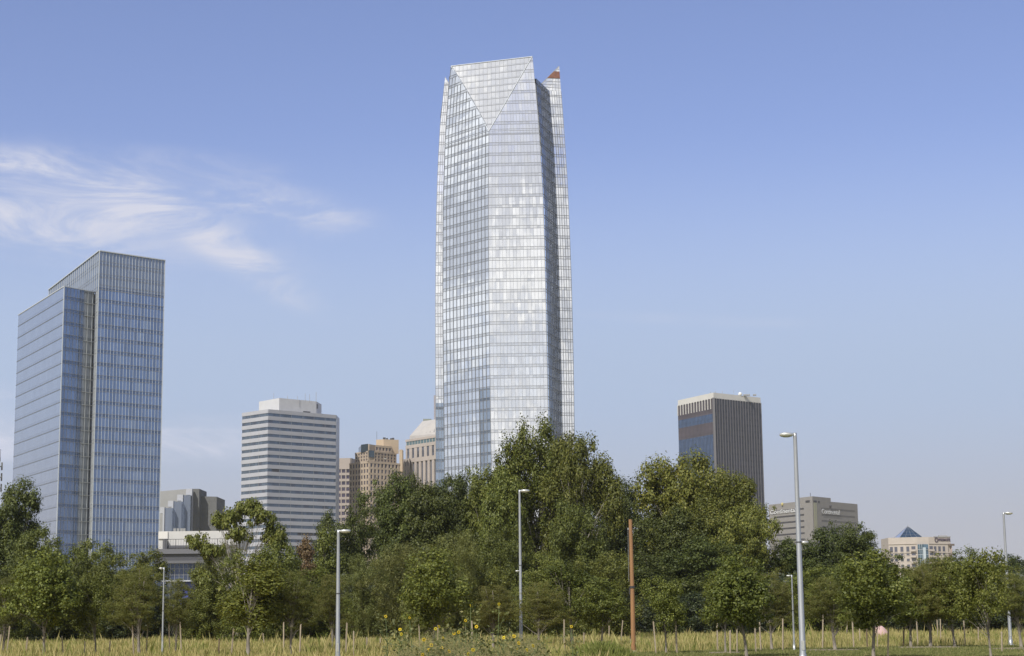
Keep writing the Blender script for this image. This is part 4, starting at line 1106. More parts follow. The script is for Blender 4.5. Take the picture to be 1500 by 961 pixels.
T['airy'] = Tree('airy_a', 41, [(-4.2, 0, 7.0, 1.0, 1, .55, 1.4), (-3.0, 0, 6.2, 1.3, 1.3, .6, 1.8), (-1.2, 0, 8.4, 1.5, 1.4, .7, 2.4), (.8, .5, 9.2, 1.4, 1.4, .5, 2), (2.4, -.5, 8.4, 1.4, 1.2, .7, 2), (3.6, 0, 7.2, 1.1, 1, .6, 1.6), (0, 0, 7.4, 1.6, 1.4, .5, 1), (-3.6, 0, 4.4, 1.0, 1, .6, 1.4), (0, 0, 3.2, 2.6, 2, 2.0, 3)], 270, .46, 56, .26, .16, 10, 8, .7, .75, .2, .5, 56, .04)
T['thin'] = Tree('thin_a', 42, [(0, 0, 8.6, .9, .9, 1.3, 2), (-.9, 0, 6.6, 1.2, 1.2, 1.0, 2), (1.0, 0, 6.2, 1.2, 1.2, 1.1, 2), (0, 0, 4.4, 1.9, 1.6, 1.2, 2), (-.6, 0, 2.6, 2.0, 1.6, 1.2, 2)], 170, .5, 65, .22, .12, 10, 4.6, 1.1, .8, .3, .5, 24)
T['young1'] = Tree('young_a', 51, LR(51, 4.6, 3.3, 2.15, 12, .45), 230, .29, 62, .12, .055, 4.6, 3.2, .95, .8, .4, .5, 22, .012)
T['young2'] = Tree('young_b', 52, LR(52, 4.4, 3.5, 2.15, 12, .35), 230, .29, 62, .12, .05, 4.4, 3.4, .95, .8, .4, .5, 22, .012)
T['young3'] = Tree('young_c', 53, LR(53, 5.0, 3.1, 2.15, 12, .5), 230, .29, 62, .12, .055, 5.0, 3.0, 1.0, .8, .4, .5, 22, .012)
T['young4'] = Tree('young_d', 54, LR(54, 5.4, 2.6, 2.1, 11, .6, .24), 190, .30, 56, .12, .05, 5.2, 2.6, 1.2, .85, .35, .5, 26, .012)
T['young5'] = Tree('young_e', 55, LR(55, 4.4, 3.6, 1.9, 8, .5, .20), 170, .33, 60, .12, .05, 4.4, 3.4, .9, .85, .35, .5, 26, .012)
T['cyp1'] = Tree('cypress_a', 61, lobes_random(61, 4.6, 2.4, 1.9, 12, 1.0, .7, 1, .28), 330, .23, 85, .10, .05, 4.6, 2.3, .6, .92, .25, -.1, 40, .012, aspect=.16)
T['cyp2'] = Tree('cypress_b', 62, lobes_random(62, 4.2, 2.7, 1.8, 12, 1.0, .6, 1, .28), 330, .23, 85, .10, .05, 4.2, 2.6, .6, .92, .25, -.1, 40, .012, aspect=.16)
T['shrub'] = Tree('shrub_a', 71, LR(71, 3.2, 4.6, .4, 10, .3), 170, .45, 62, .2, .06, 3.2, 4.4, .9, .5, .3, .5, 14)
KIND = {  # kind -> (object name, leaf material, bark, category, group)
    'cot': ('cottonwood_tree', L_cot, bark_pale, 'tall cottonwoods in the tree belt'), 'cotY': ('cottonwood_tree', L_cotY, bark_pale, 'tall cottonwoods in the tree belt'),
    'dark': ('broadleaf_tree', L_dark, bark_dark, 'dark trees in the tree belt'), 'mid': ('broadleaf_tree', L_mid, bark_dark, 'green trees in front of the tree belt'),
    'will': ('willow_tree', L_willow, bark_dark, 'willows in the tree belt'), 'airy': ('open_crowned_tree', L_cot, bark_pale, None), 'thin': ('slender_tree', L_mid, bark_pale, 'slender trees below the striped tower'),
    'dry': ('slender_tree', L_dry, bark_pale, None), 'young': ('young_tree', L_elm, bark_young, 'young staked trees in the grass'), 'cyp': ('young_cypress', L_cyp, bark_young, 'young staked cypresses in the grass'),
    'shrub': ('shrub', L_under, bark_dark, 'shrubs under the tree belt')}
cache = {}
def place(mesh, kind, px, top, hw, d, label, rz=None, lean=0):
    t = T[mesh]; nm, lm, bk, grp = KIND[kind]
    base = pY(px, hy(px), d); tp = pY(px, top, d)
    sz = (tp.z) / t.H; sx = hw * 2.1 * d / F / t.Wd
    sx = max(.55 * sz, min(1.7 * sz, sx))
    e = empty(nm, (base.x, d, 0), label, 'tree' if kind != 'shrub' else 'shrub', grp, rz if rz is not None else 0)
    e.scale = (sx, sx, sz)
    if kind in ('young', 'cyp'): e.rotation_euler = (random.uniform(-.03, .03), random.uniform(-.05, .05), e.rotation_euler.z)
    key = (mesh, kind)
    if key not in cache:
        a = t.crown if not t.crown.materials else t.crown.copy(); a.materials.clear(); a.materials.append(lm)
        b = t.trunk if not t.trunk.materials else t.trunk.copy(); b.materials.clear(); b.materials.append(bk)
        cache[key] = (a, b)
    a, b = cache[key]
    add('crown', a, None, e); add('trunk', b, None, e)
    return e
TREES = [
 # mesh, kind, px, top_y, half width px, distance, label, rotation
 ('dark3', 'dark', 14, 707, 42, 165, 'tall dark tree at the left edge in front of the glass office tower', .3),
 ('mid1', 'mid', 66, 775, 46, 150, 'bushy green tree between the left edge tree and the middle of the glass office tower', 1.0),
 ('mid2', 'mid', 112, 796, 46, 165, 'round green tree below the white corner post of the glass office tower', 2.2),
 ('mid3', 'mid', 155, 812, 42, 150, 'green tree with pointed top below the glass office tower front', 4.0),
 ('mid1', 'mid', 203, 808, 38, 165, 'green tree below the right edge of the glass office tower', 5.1),
 ('dark2', 'dark', 90, 830, 60, 190, 'dark low tree behind the bushy trees at far left', 1.5),
 ('dark1', 'dark', 185, 838, 55, 190, 'dark low tree behind the trees below the glass office tower', 0.5),
 ('airy', 'airy', 348, 733, 60, 135, 'open crowned tree with visible pale branches left of the striped tower', 0),
 ('mid2', 'mid', 372, 800, 50, 128, 'broad green tree directly below the open crowned tree', 2.9),
 ('will1', 'will', 318, 795, 34, 140, 'feathery tree at the left foot of the open crowned tree', 1.1),
 ('thin', 'thin', 406, 768, 27, 140, 'slender tree with forked pale trunk in front of the striped tower', .4),
 ('thin', 'dry', 446, 788, 24, 142, 'reddish drying tree between two slender green trees below the striped tower', 2.0),
 ('thin', 'thin', 476, 776, 24, 146, 'slender green tree left of the lamp post below the striped tower', 3.9),
 ('mid3', 'mid', 455, 835, 50, 132, 'low green tree below the reddish drying tree', 3.2),
 ('dark2', 'dark', 520, 745, 36, 175, 'dark tree right of the lamp post at the foot of the brown brick tower', .8),
 ('dark1', 'dark', 566, 697, 42, 185, 'tall dark tree covering the brown brick tower', 2.6),
 ('dark3', 'dark', 612, 700, 32, 188, 'dark tree with ragged top before the pale stone tower', 4.4),
 ('dark1', 'dark', 640, 715, 44, 185, 'dark tree below the left edge of the tall glass skyscraper', 5.7),
 ('dark3', 'dark', 664, 698, 36, 187, 'dark tree with narrow top between the fold and left edge of the glass skyscraper', 1.9),
 ('dark3', 'cot', 712, 690, 32, 184, 'green tree with narrow top left of the lamp post head at centre', 4.9),
 ('dark2', 'dark', 690, 700, 52, 190, 'dark tree below the fold of the tall glass skyscraper', 3.3),
 ('dark1', 'cot', 733, 690, 34, 182, 'green tree left of the tallest cottonwood', .9),
 ('cot1', 'cot', 788, 620, 56, 185, 'tallest cottonwood with twin spires in front of the glass skyscraper', 0),
 ('cot2', 'cot', 852, 640, 50, 183, 'wide tall cottonwood right of the twin spired one', 0),
 ('mid1', 'mid', 842, 738, 44, 150, 'sunlit green tree in front of the two tallest cottonwoods', 2.5),
 ('dark3', 'dark', 905, 705, 34, 195, 'dark tree behind the orange wooden pole', 1.2),
 ('dark2', 'dark', 930, 722, 36, 200, 'dark tree filling the dip left of the ribbed tower', 4.1),
 ('cot3', 'cotY', 1015, 668, 64, 182, 'yellow green cottonwood in front of the ribbed tower', 0),
 ('dark1', 'dark', 985, 745, 50, 175, 'dark tree in the shade below the yellow green cottonwood', 3.0),
 ('cot2', 'cotY', 1072, 698, 50, 176, 'yellowing cottonwood at the right foot of the ribbed tower', 3.1),
 ('dark2', 'cotY', 1098, 742, 36, 172, 'low yellowing tree left of the tall silver lamp post', 1.9),
 ('dark1', 'dark', 1162, 792, 44, 180, 'dark tree behind the tall silver lamp post', .2),
 ('dark2', 'dark', 1212, 774, 44, 182, 'dark tree in front of the grey sign building', 2.3),
 ('dark3', 'dark', 1258, 770, 34, 172, 'tall dark tree between the grey sign building and the hotel', 5.0),
 ('dark2', 'dark', 1292, 815, 36, 176, 'dark tree covering the left foot of the hotel', .7),
 ('mid1', 'mid', 1335, 838, 40, 165, 'small green tree below the hotel glass bay', 3.7),
 ('dark2', 'mid', 1385, 818, 40, 185, 'green tree at the right foot of the hotel', 5.5),
 ('mid3', 'mid', 1430, 806, 44, 190, 'green tree left of the lamp post at the right edge', 2.0),
 ('dark1', 'dark', 1470, 815, 40, 195, 'dark tree behind the lamp post at the right edge', 1.4),
 ('mid2', 'mid', 1505, 832, 36, 180, 'green tree cut by the right edge of the photo', 4.8),
 # the sunlit row just in front of the belt
 ('mid1', 'mid', 22, 818, 48, 135, 'low green tree at the left edge behind the stakes', 4.2),
 ('mid3', 'mid', 300, 838, 40, 135, 'low green tree right of the short lamp post at left', .9),
 ('will1', 'will', 538, 815, 36, 140, 'low willow right of the lamp post below the striped tower', 2.0),
 ('will1', 'will', 590, 800, 48, 138, 'sunlit willow before the dark trees left of centre', 4.6),
 ('will1', 'will', 650, 782, 46, 132, 'large sunlit willow below the glass skyscraper', .3),
 ('mid2', 'mid', 700, 832, 46, 136, 'low green tree left of the middle lamp post', 1.7),
 ('mid3', 'mid', 795, 812, 40, 140, 'green tree right of the middle lamp post', 5.9),
 ('mid2', 'mid', 870, 812, 46, 134, 'low sunlit tree left of the orange wooden pole', 2.8),
 ('dark2', 'dark', 960, 815, 52, 165, 'dark low tree right of the orange wooden pole', 5.2),
 ('dark1', 'dark', 1035, 790, 56, 168, 'dark tree behind the young trees below the ribbed tower', .1),
 ('mid3', 'mid', 1185, 832, 44, 150, 'green tree right of the tall silver lamp post', 3.4),
 ('mid2', 'mid', 1245, 825, 44, 150, 'green tree below the grey sign building', 1.3),
 ('mid1', 'mid', 740, 770, 40, 165, 'green tree behind the head of the middle lamp post', 5.3),
]
for t in TREES: place(*t[:7], t[7])

# the belt goes on a little beyond the frame on both sides
for i, (m_, k_, px_, top_, hw_, d_) in enumerate([('dark1','dark',-70,740,48,180),('mid2','mid',-125,800,46,165),('dark3','dark',-190,730,44,185),('mid1','mid',-250,790,46,170),('dark2','dark',-330,760,52,185),
        ('dark1','dark',1560,815,46,185),('mid1','mid',1610,830,44,165),('dark2','dark',1665,800,52,190),('mid3','mid',1730,820,44,175),('dark1','dark',1790,800,50,185),('dark3','cot',1850,770,46,190),('dark2','dark',1930,800,54,185)]):
    place(m_, k_, px_, top_, hw_, d_, '%s tree in the belt, %s beyond the %s edge of the photo' % ('dark' if k_ == 'dark' else 'green', ords(i + 1 if i < 5 else i - 4), 'left' if px_ < 0 else 'right'), i * 1.3)

# shrubs along the foot of the belt
i = 0
for x in range(-20, 1530, 52):
    i += 1
    px = x + random.uniform(-14, 14)
    if 225 < px < 300: top = 893
    else: top = random.uniform(862, 884)
    nm = ['first', 'second', 'third', 'fourth', 'fifth', 'sixth', 'seventh', 'eighth', 'ninth', 'tenth', '11th', '12th', '13th', '14th', '15th', '16th', '17th', '18th', '19th', '20th', '21st', '22nd', '23rd', '24th', '25th', '26th', '27th', '28th', '29th', '30th'][i - 1]
    place('shrub', 'shrub', px, top, random.uniform(32, 46), random.uniform(146, 160), 'shade-coloured shrub at the foot of the tree belt, %s from the left' % nm, random.uniform(0, 6))

YOUNG = [ # mesh, kind, px, base y, top y, half width, label
 ('cyp1', 'cyp', 8, 962, 842, 34, 'olive young cypress at the left edge', .4),
 ('young2', 'young', 64, 964, 800, 48, 'young tree with wide crown, first large one from the left', 1.1),
 ('young5', 'young', 142, 962, 838, 40, 'young tree between the wide crowned one and the feathery cypress at left', 2.0),
 ('cyp2', 'cyp', 204, 963, 828, 40, 'feathery brown green cypress left of the short lamp post', 3.0),
 ('cyp1', 'cyp', 257, 962, 845, 24, 'thin cypress right of the short lamp post at left', 4.0),
 ('young4', 'young', 364, 963, 812, 46, 'young tree with tall leafy crown below the open crowned tree', .8),
 ('cyp2', 'cyp', 427, 962, 832, 32, 'feathery cypress two stakes left of the lamp post below the striped tower', 1.6),
 ('cyp1', 'cyp', 487, 958, 838, 28, 'feathery cypress directly behind the lamp post below the striped tower', 2.6),
 ('young2', 'young', 637, 960, 800, 50, 'young tree standing among the sunflowers', 3.6),
 ('cyp1', 'cyp', 722, 950, 855, 34, 'cypress between the sunflowers and the middle lamp post', 5.0),
 ('cyp2', 'cyp', 790, 950, 850, 34, 'cypress just right of the middle lamp post', .9),
 ('young4', 'young', 836, 946, 818, 38, 'young tree halfway between middle lamp post and orange pole', 1.9),
 ('young2', 'young', 882, 946, 845, 34, 'young tree just left of the orange wooden pole', 2.9),
 ('young5', 'young', 974, 956, 842, 42, 'young tree just right of the orange wooden pole', 4.2),
 ('young3', 'young', 1062, 955, 825, 30, 'slim young tree left of the wide one below the ribbed tower', 5.2),
 ('young2', 'young', 1090, 962, 808, 48, 'wide young tree below the ribbed tower', .2),
 ('cyp2', 'cyp', 1130, 951, 836, 32, 'cypress left of the short lamp post right of centre', 1.2),
 ('cyp1', 'cyp', 1220, 952, 842, 42, 'cypress in a mulch ring right of the tall silver lamp post', 2.2),
 ('young2', 'young', 1279, 964, 800, 54, 'largest young tree, in front of the pink tent', 3.2),
 ('young4', 'young', 1333, 947, 838, 32, 'small young tree right of the pink tent', 4.4),
 ('cyp2', 'cyp', 1361, 947, 815, 38, 'cypress in a mulch ring below the hotel', 5.4),
 ('young3', 'young', 1395, 947, 818, 36, 'young tree with pale trunk right of the hotel cypress', .6),
 ('young5', 'young', 1448, 964, 800, 52, 'large young tree left of the lamp post at the right edge', 1.6),
 ('cyp1', 'cyp', 1492, 948, 836, 36, 'cypress with pale trunk at the right edge', 2.6)]
for m_, k_, px, by, top, hw, lab, rz in YOUNG:
    d = 4160 / (by - hy(px)); place(m_, k_, px, top + (906 - top) * .06, hw * .88, d, lab, rz)

# ================================================================== STAKES
wood = M('stake_wood', (.36, .30, .22), .9, color2=(.24, .19, .14), scale=6, stretch=(1, 1, .2))
wood_dk = M('stake_wood_dark', (.14, .10, .07), .9, var=.2, scale=6)
STK = [(1.5,930,0,963),(14.6,918,9,963),(40,934,37,962),(91,932,93,963),(124,940,123,963),(161,939,160,962),(195,916,197,963),(216,916,214,962),(247,912,248.5,962),(264,911,266,962),
 (321,936,320,963),(342,921,338,963),(385,928,387,947),(416,912,416,963),(441,915,439,963),(508,913,506,962),(518,925,518,962),(537,934,537,957),(557,935,557,957),
 (614,914,616,958),(642,915,641,954),(682,918,682,944),(691,909,692,963),(793,916,795,933),(826,908,826,957),(855,927,855,947),(892,917,892,937),(912,909,909,940),(957,911,961,957),(989,908,991,956),
 (1050,911,1051,952),(1070,924,1070,957),(1080,922,1080,956),(1105,914,1107,955),(1113,912,1115,952),(1147,907,1147,952),
 (1206,901,1205,948),(1241,910,1240,929),(1249,909,1251,948),(1259,921,1260,944),(1269,919,1270,948),(1285,908,1285,948),(1301,920,1300,964),(1323,924,1323,946),(1343,905,1345,945),
 (1372,908,1374,940),(1377,907,1378,943),(1412,910,1414,945),(1433,919,1433,943),(1467,926,1468,954)]
for i, (xt, yt, xb, yb) in enumerate(STK):
    d = 4160 / (yb - hy(xb)); b = pY(xb, yb, d); t = pY(xt, yt, d); b.z = -.05
    dk = xt in (321, 1269, 1323)
    m = MB(); n_ = Vector((0, -1, 0)); w_ = .052 * random.uniform(.85, 1.2)
    tt = Vector((t.x, d + random.uniform(-.05, .05), t.z)); m.beam(Vector((b.x, d, -.05)), tt, (random.uniform(-.6, .6), -1, 0), w_, w_, 0)
    m.tube([tt, tt + Vector((0, 0, .03))], [w_ * .45, w_ * .2], 4)
    o = m.build('tree_stake', wood_dk if dk else wood)
    o.data.transform(Matrix.Translation((-b.x, -d, 0))); o.location = (b.x, d, 0)
    tag(o, '%s wooden tree stake in the grass, %s from the left' % ('dark brown' if dk else ('leaning' if abs(xt - xb) > 2.5 else 'upright weathered'), ords(i + 1)), 'stake', 'wooden stakes supporting the young trees')

# ================================================================== LAMP POSTS
head_m = M('lamp_head_metal', (.62, .62, .58), .35, .6, var=.04, scale=4)
lens = M('lamp_lens', (.45, .46, .40), .4)
def lamp(px, top, by, d, side, hw_px, label, r0, second=None, grp='silver lamp posts in the park'):
    b = pY(px, by, d); x = b.x; zt = pY(px, top, d).z
    # column leans only by perspective: use the x of the base
    root = empty('lamp_post', (x, d, 0), label, 'lamp post', grp)
    m = MB(); m.lathe([(r0 * 2.2, 0), (r0 * 2.2, .04), (r0 * 1.3, .06), (r0 * 1.15, .3), (r0, .35), (r0 * .62, zt - .12), (r0 * .62, zt)], (x, d, 0), 14); m.build('pole', silver, root, True)
    m = MB(); m.box(x - r0 * .45, x + r0 * .45, d - r0 * 1.12, d - r0 * .8, .45, .75); m.build('access_plate', head_m, root)
    m = MB(); m.lathe([(r0 * 1.02, zt * .52), (r0 * 1.02, zt * .52 + .03)], (x, d, 0), 14); m.build('band', dark_metal, root)
    def head(z, s, L, nm='lamp_head'):
        m = MB(); a = x + s * r0 * .6
        n = 18; cx = a + s * L / 2
        rings = [(.80, -.17), (1.0, -.10), (1.02, .0), (.88, .05), (.4, .085), (.02, .09)]
        ks = []
        for rr, zz in rings:
            k = len(m.v); ks.append(k)
            for j in range(n): an = 2 * math.pi * j / n; m.v.append((cx + math.cos(an) * rr * L / 2, d + math.sin(an) * rr * L * .36, z + zz * L * 1.2))
        for i in range(len(ks) - 1):
            for j in range(n): m.f.append((ks[i] + j, ks[i] + (j + 1) % n, ks[i + 1] + (j + 1) % n, ks[i + 1] + j)); m.uv += [(0, 0)] * 4
        h = m.build(nm, head_m, root, True)
        m = MB(); m.lathe([(L * .27, 0), (L * .25, -.02)], (cx, d, z - .2 * L), 14); m.build('lens', lens, h)
        m = MB(); m.tube([(x, d, z - .02), (a + s * .12, d, z - .01)], r0 * .45, 8); m.build('arm', silver, root)
    head(zt - .03, side, hw_px * d / F)
    if second:
        s2, y2, w2 = second; z2 = pY(px, y2, d).z; head(z2, s2, w2 * d / F)
    return root
def dist(by, px): return 4160 / (by - hy(px))
lamp(1176.5, 634, 970, dist(970, 1176), -1, 20, 'tallest silver lamp post in front of the grey sign building, two lamp heads', .105, (1, 794, 11))
lamp(494.7, 776, 971, dist(971, 495), 1, 15.5, 'silver lamp post in front of the striped tower, head pointing right', .085)
lamp(763.5, 717.5, 949, dist(949, 763), 1, 13, 'silver lamp post at centre before the tallest cottonwood', .085, (-1, 836, 6))
lamp(237.5, 831, 964, dist(964, 238), -1, 6.5, 'short slim lamp post below the podium building at left', .045)
lamp(1163.5, 842, 951, dist(951, 1163), -1, 7, 'short slim lamp post just left of the tallest silver one', .05)
lamp(1480.5, 750, 944, dist(944, 1480), 1, 12, 'silver lamp post near the right edge against the sky', .085)

# ---- wooden pole
def wpole():
    d = dist(951, 928); b = pY(928, 951, d); zt = pY(927, 761, d).z
    root = empty('wooden_pole', (b.x, d, 0), 'orange brown wooden pole standing before dark trees right of centre', 'pole')
    m = MB(); m.tube([(b.x, d, 0), (b.x, d, zt * .5), (b.x - .02, d, zt)], [.115, .10, .085], 12)
    m.build('shaft', M('pine_pole', (.33, .17, .07), .75, color2=(.20, .11, .055), scale=2.5, stretch=(3, 3, .25)), root)
    m = MB(); z = pY(928, 860, d).z; m.lathe([(.125, z - .05), (.125, z + .05)], (b.x, d, 0), 12); m.box(b.x - .16, b.x - .1, d - .03, d + .03, z - .35, z - .03); m.build('metal_collar', dark_metal, root)
    m = MB(); m.tube([(b.x - .16, d - .02, zt - 3.0), (b.x - .15, d - .02, zt - .5)], .011, 5); m.box(b.x - .18, b.x - .1, d - .04, d + .02, zt - .5, zt - .4); m.build('conduit', M('conduit_grey', (.2, .2, .2), .5), root)
wpole()

# ---- pink tent
def tent():
    d = 126; a = pY(1292, 928, d)
    root = empty('dome_tent', (a.x, d, 0), 'small pale pink dome tent in the golden grass at right', 'tent')
    m = MB(); n = 20; R0 = .95; zt = pY(1288, 915.5, d).z
    ks = []
    for i in range(8):
        t = i / 7 * math.pi / 2; k = len(m.v); ks.append(k)
        for j in range(n): an = 2 * math.pi * j / n; m.v.append((a.x + math.cos(an) * .52 * math.cos(t) - .2 * math.sin(t), d + math.sin(an) * R0 * .5 * math.cos(t), zt * math.sin(t)))
    for i in range(7):
        for j in range(n): m.f.append((ks[i] + j, ks[i] + (j + 1) % n, ks[i + 1] + (j + 1) % n, ks[i + 1] + j)); m.uv += [(0, 0)] * 4
    m.build('fabric', M('pink_fabric', (.50, .34, .32), .8, var=.06, scale=1.5), root, True)
    m = MB()
    for s in (-1, 1):
        m.tube([(a.x + s * .36, d - .36, 0), (a.x + s * .22 - .08, d - .3, zt * .6), (a.x - .2, d, zt * 1.01), (a.x - s * .22 - .08, d + .3, zt * .6), (a.x - s * .36, d + .36, 0)], .012, 5)
    m.build('tent_pole', M('tent_pole_red', (.25, .12, .1), .6), root)
tent()

# ---- telecom mast cut by the left edge
def mast():
    Y = 430; p = pY(0, 668, Y)
    root = empty('telecom_mast', (p.x - .2, Y, 0), 'grey telecom mast with antennas cut by the left edge', 'mast')
    m = MB(); x = p.x - .2; z1 = pY(0, 658, Y).z
    m.tube([(x, Y, 0), (x, Y, z1 - 2)], [.45, .25], 10); m.tube([(x + .3, Y, z1 - 3), (x + .3, Y, z1)], .06, 5); m.build('pole', M('mast_grey', (.10, .10, .10), .7), root)
    for k in range(3):
        z = z1 - 3.2 - k * 2.6
        m = MB()
        for j in range(3):
            an = j * 2.094 + .5; m.box(x + math.cos(an) * .75 - .16, x + math.cos(an) * .75 + .16, Y + math.sin(an) * .75 - .12, Y + math.sin(an) * .75 + .12, z - 1.9, z)
        m.lathe([(.6, z - 1.1), (.6, z - .9)], (x, Y, 0), 10)
        m.build('antenna_panel', M('panel_grey', (.13, .13, .12), .7) if k == 0 else bpy.data.materials['panel_grey'], root)
mast()

# ---- mulch rings
mul_m = M('mulch_chips', (.17, .14, .10), .95, color2=(.28, .24, .18), scale=9, bump=.6)
for px, by, r, lab in ((1220, 952, 1.1, 'pale mulch ring around the cypress right of the tallest lamp post'), (1361, 948, 1.3, 'pale mulch ring around the cypress below the hotel'), (1492, 950, 1.0, 'pale mulch ring around the cypress at the right edge'), (1062, 956, .6, 'small mulch ring around the slim young tree below the ribbed tower')):
    d = dist(by, px); p = pY(px, by, d); m = MB(); rr = random.Random(px)
    m.lathe([(r * 1.0, 0), (r * .9, .02), (r * .6, .035), (r * .1, .03)], (0, 0, 0), 28)
    for _ in range(170):
        a = rr.uniform(0, 6.28); q = r * math.sqrt(rr.random()); x, y = math.cos(a) * q * 1.1, math.sin(a) * q * 1.1; s = rr.uniform(.02, .045)
        m.hexa([(x - s, y - s * .5, 0), (x + s, y - s * .5, 0), (x + s, y + s * .5, 0), (x - s, y + s * .5, 0), (x - s, y - s * .5, .06), (x + s, y - s * .5, .05), (x + s, y + s * .5, .06), (x - s, y + s * .5, .07)])
    o = m.build('mulch_ring', mul_m); o.location = (p.x, d, 0.006); tag(o, lab, 'mulch ring', 'mulch rings around trees')

# ================================================================== GRASSES (stuff)
def blades(name, XY, H, wid, rng, lean=.35, segs=1):
    N = len(XY); a = rng.uniform(0, 2 * np.pi, N); dx_ = np.cos(a) * wid / 2; dy_ = np.sin(a) * wid / 2
    la = rng.uniform(0, 2 * np.pi, N); ll = lean * H * rng.uniform(.2, 1, N)
    z0 = np.full(N, 0.0)
    b0 = np.stack([XY[:, 0] - dx_, XY[:, 1] - dy_, z0], 1); b1 = np.stack([XY[:, 0] + dx_, XY[:, 1] + dy_, z0], 1)
    mid = np.stack([XY[:, 0] + np.cos(la) * ll * .35 + dx_ * .8, XY[:, 1] + np.sin(la) * ll * .35 + dy_ * .8, H * .6], 1)
    tp = np.stack([XY[:, 0] + np.cos(la) * ll, XY[:, 1] + np.sin(la) * ll, H], 1)
    return fast_mesh(name, np.stack([b0, b1, mid, tp], 1), 4)
def field(N, px0, px1, y0, y1, rng):
    """points spread over the ground seen between two picture rows"""
    px = rng.uniform(px0, px1, N); u = rng.random(N)
    d0, d1 = 4160 / (y1 - 905), 4160 / (y0 - 905)
    d = d0 * (d1 / d0) ** u
    return np.stack([(px - 750) / F * d * 1.0, d], 1)
rng = np.random.default_rng(5)
G_gold = leafmat('grass_golden', (.34, .285, .12), (.54, .46, .22), (.27, .28, .08), .3, .8)
G_green = leafmat('grass_green', (.13, .16, .035), (.24, .26, .07), (.42, .37, .15), .3, .8)
G_lawn = leafmat('grass_lawn', (.10, .12, .035), (.16, .175, .055), (.26, .23, .1), .2, .8)
XY = field(330000, -60, 1560, 928.0, 985, rng)
side = (XY[:, 0] / XY[:, 1] * F + 750)
bnd = np.interp(side, [900, 925, 1000, 1150, 1380, 1620], [0, 955, 953, 949, 945.5, 943]); yb = 4160 / XY[:, 1] + 905 - (side - 750) * .0105
keep = (side < 915) | (yb < bnd)
XY = XY[keep]
nz = np.sin(XY[:, 0] * .35 + 1.3) * np.sin(XY[:, 1] * .21) + np.sin(XY[:, 0] * 1.3) * .4 + np.sin(XY[:, 1] * .9 + XY[:, 0] * .4) * .4
nz2 = np.sin(XY[:, 0] * 2.9 + np.sin(XY[:, 1] * .7) * 2) * np.sin(XY[:, 1] * .55 + 1) + .6 * np.sin(XY[:, 0] * .9 - XY[:, 1] * .13)
bare = (nz2 < -.75) & (rng.random(len(XY)) < .8); XY = XY[~bare]; nz = nz[~bare]; nz2 = nz2[~bare]
H = (.29 + .10 * nz + .09 * nz2) * rng.uniform(.4, 1.3, len(XY)); H = np.clip(H, .08, 1.0); tall = rng.random(len(XY)) < .02; H = np.where(tall, H * rng.uniform(1.4, 2.2, len(XY)), H)
H *= np.where(XY[:, 1] > 118, 1.02, 1.0)
gsel = rng.random(len(XY)) < np.clip(.32 + .28 * nz - .2 * nz2, .06, .8)
for nm, sel, mt, lab in (('dry_grass', ~gsel, G_gold, 'tall golden dry grass across the meadow'), ('green_grass', gsel, G_green, 'green grass mixed through the golden meadow')):
    me = blades(nm, XY[sel], H[sel], .026, rng); tag(add(nm, me, mt), lab, 'grass', kind='stuff')
XY = field(150000, 905, 1560, 941, 990, rng); side = (XY[:, 0] / XY[:, 1] * F + 750); yb = 4160 / XY[:, 1] + 905 - (side - 750) * .0105
bnd = np.interp(side, [900, 925, 1000, 1150, 1380, 1620], [962, 955, 953, 949, 945.5, 943]); XY = XY[yb > bnd + .3]
me = blades('lawn_grass', XY, rng.uniform(.03, .11, len(XY)), .035, rng, .6); tag(add('lawn_grass', me, G_lawn), 'short green mown grass at lower right', 'grass', kind='stuff')
# green tussock in front, below the wooden pole
c = pY(880, 961, 60); XY = np.stack([rng.normal(c.x, .5, 7000), rng.normal(60, .6, 7000)], 1)
rr_ = np.hypot(XY[:, 0] - c.x, XY[:, 1] - 60); Hh = np.clip(1.0 - .4 * rr_, .2, 1.1) * rng.uniform(.45, 1.0, len(XY)) * .95
o = add('grass_tussock', blades('grass_tussock', XY, Hh, .02, rng, .45), leafmat('tussock_green', (.13, .16, .035), (.24, .28, .07), (.36, .35, .13), .3, .8))
tag(o, 'bright green grass clump at the bottom edge, left of the orange wooden pole', 'grass clump')
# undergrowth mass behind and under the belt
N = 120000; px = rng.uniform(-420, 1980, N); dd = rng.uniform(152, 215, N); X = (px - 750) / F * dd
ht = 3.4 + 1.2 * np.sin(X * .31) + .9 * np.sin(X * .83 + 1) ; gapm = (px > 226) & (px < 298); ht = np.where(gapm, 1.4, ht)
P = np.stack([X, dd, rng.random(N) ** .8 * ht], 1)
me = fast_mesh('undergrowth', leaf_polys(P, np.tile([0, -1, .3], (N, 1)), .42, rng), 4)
tag(add('undergrowth', me, leafmat('leaf_undergrowth_shaded', (.014, .021, .007), (.030, .040, .011), None, .12)), 'shade-coloured leafy undergrowth beneath the tree belt', 'undergrowth', kind='stuff')  # canopy shade put into the leaf colour

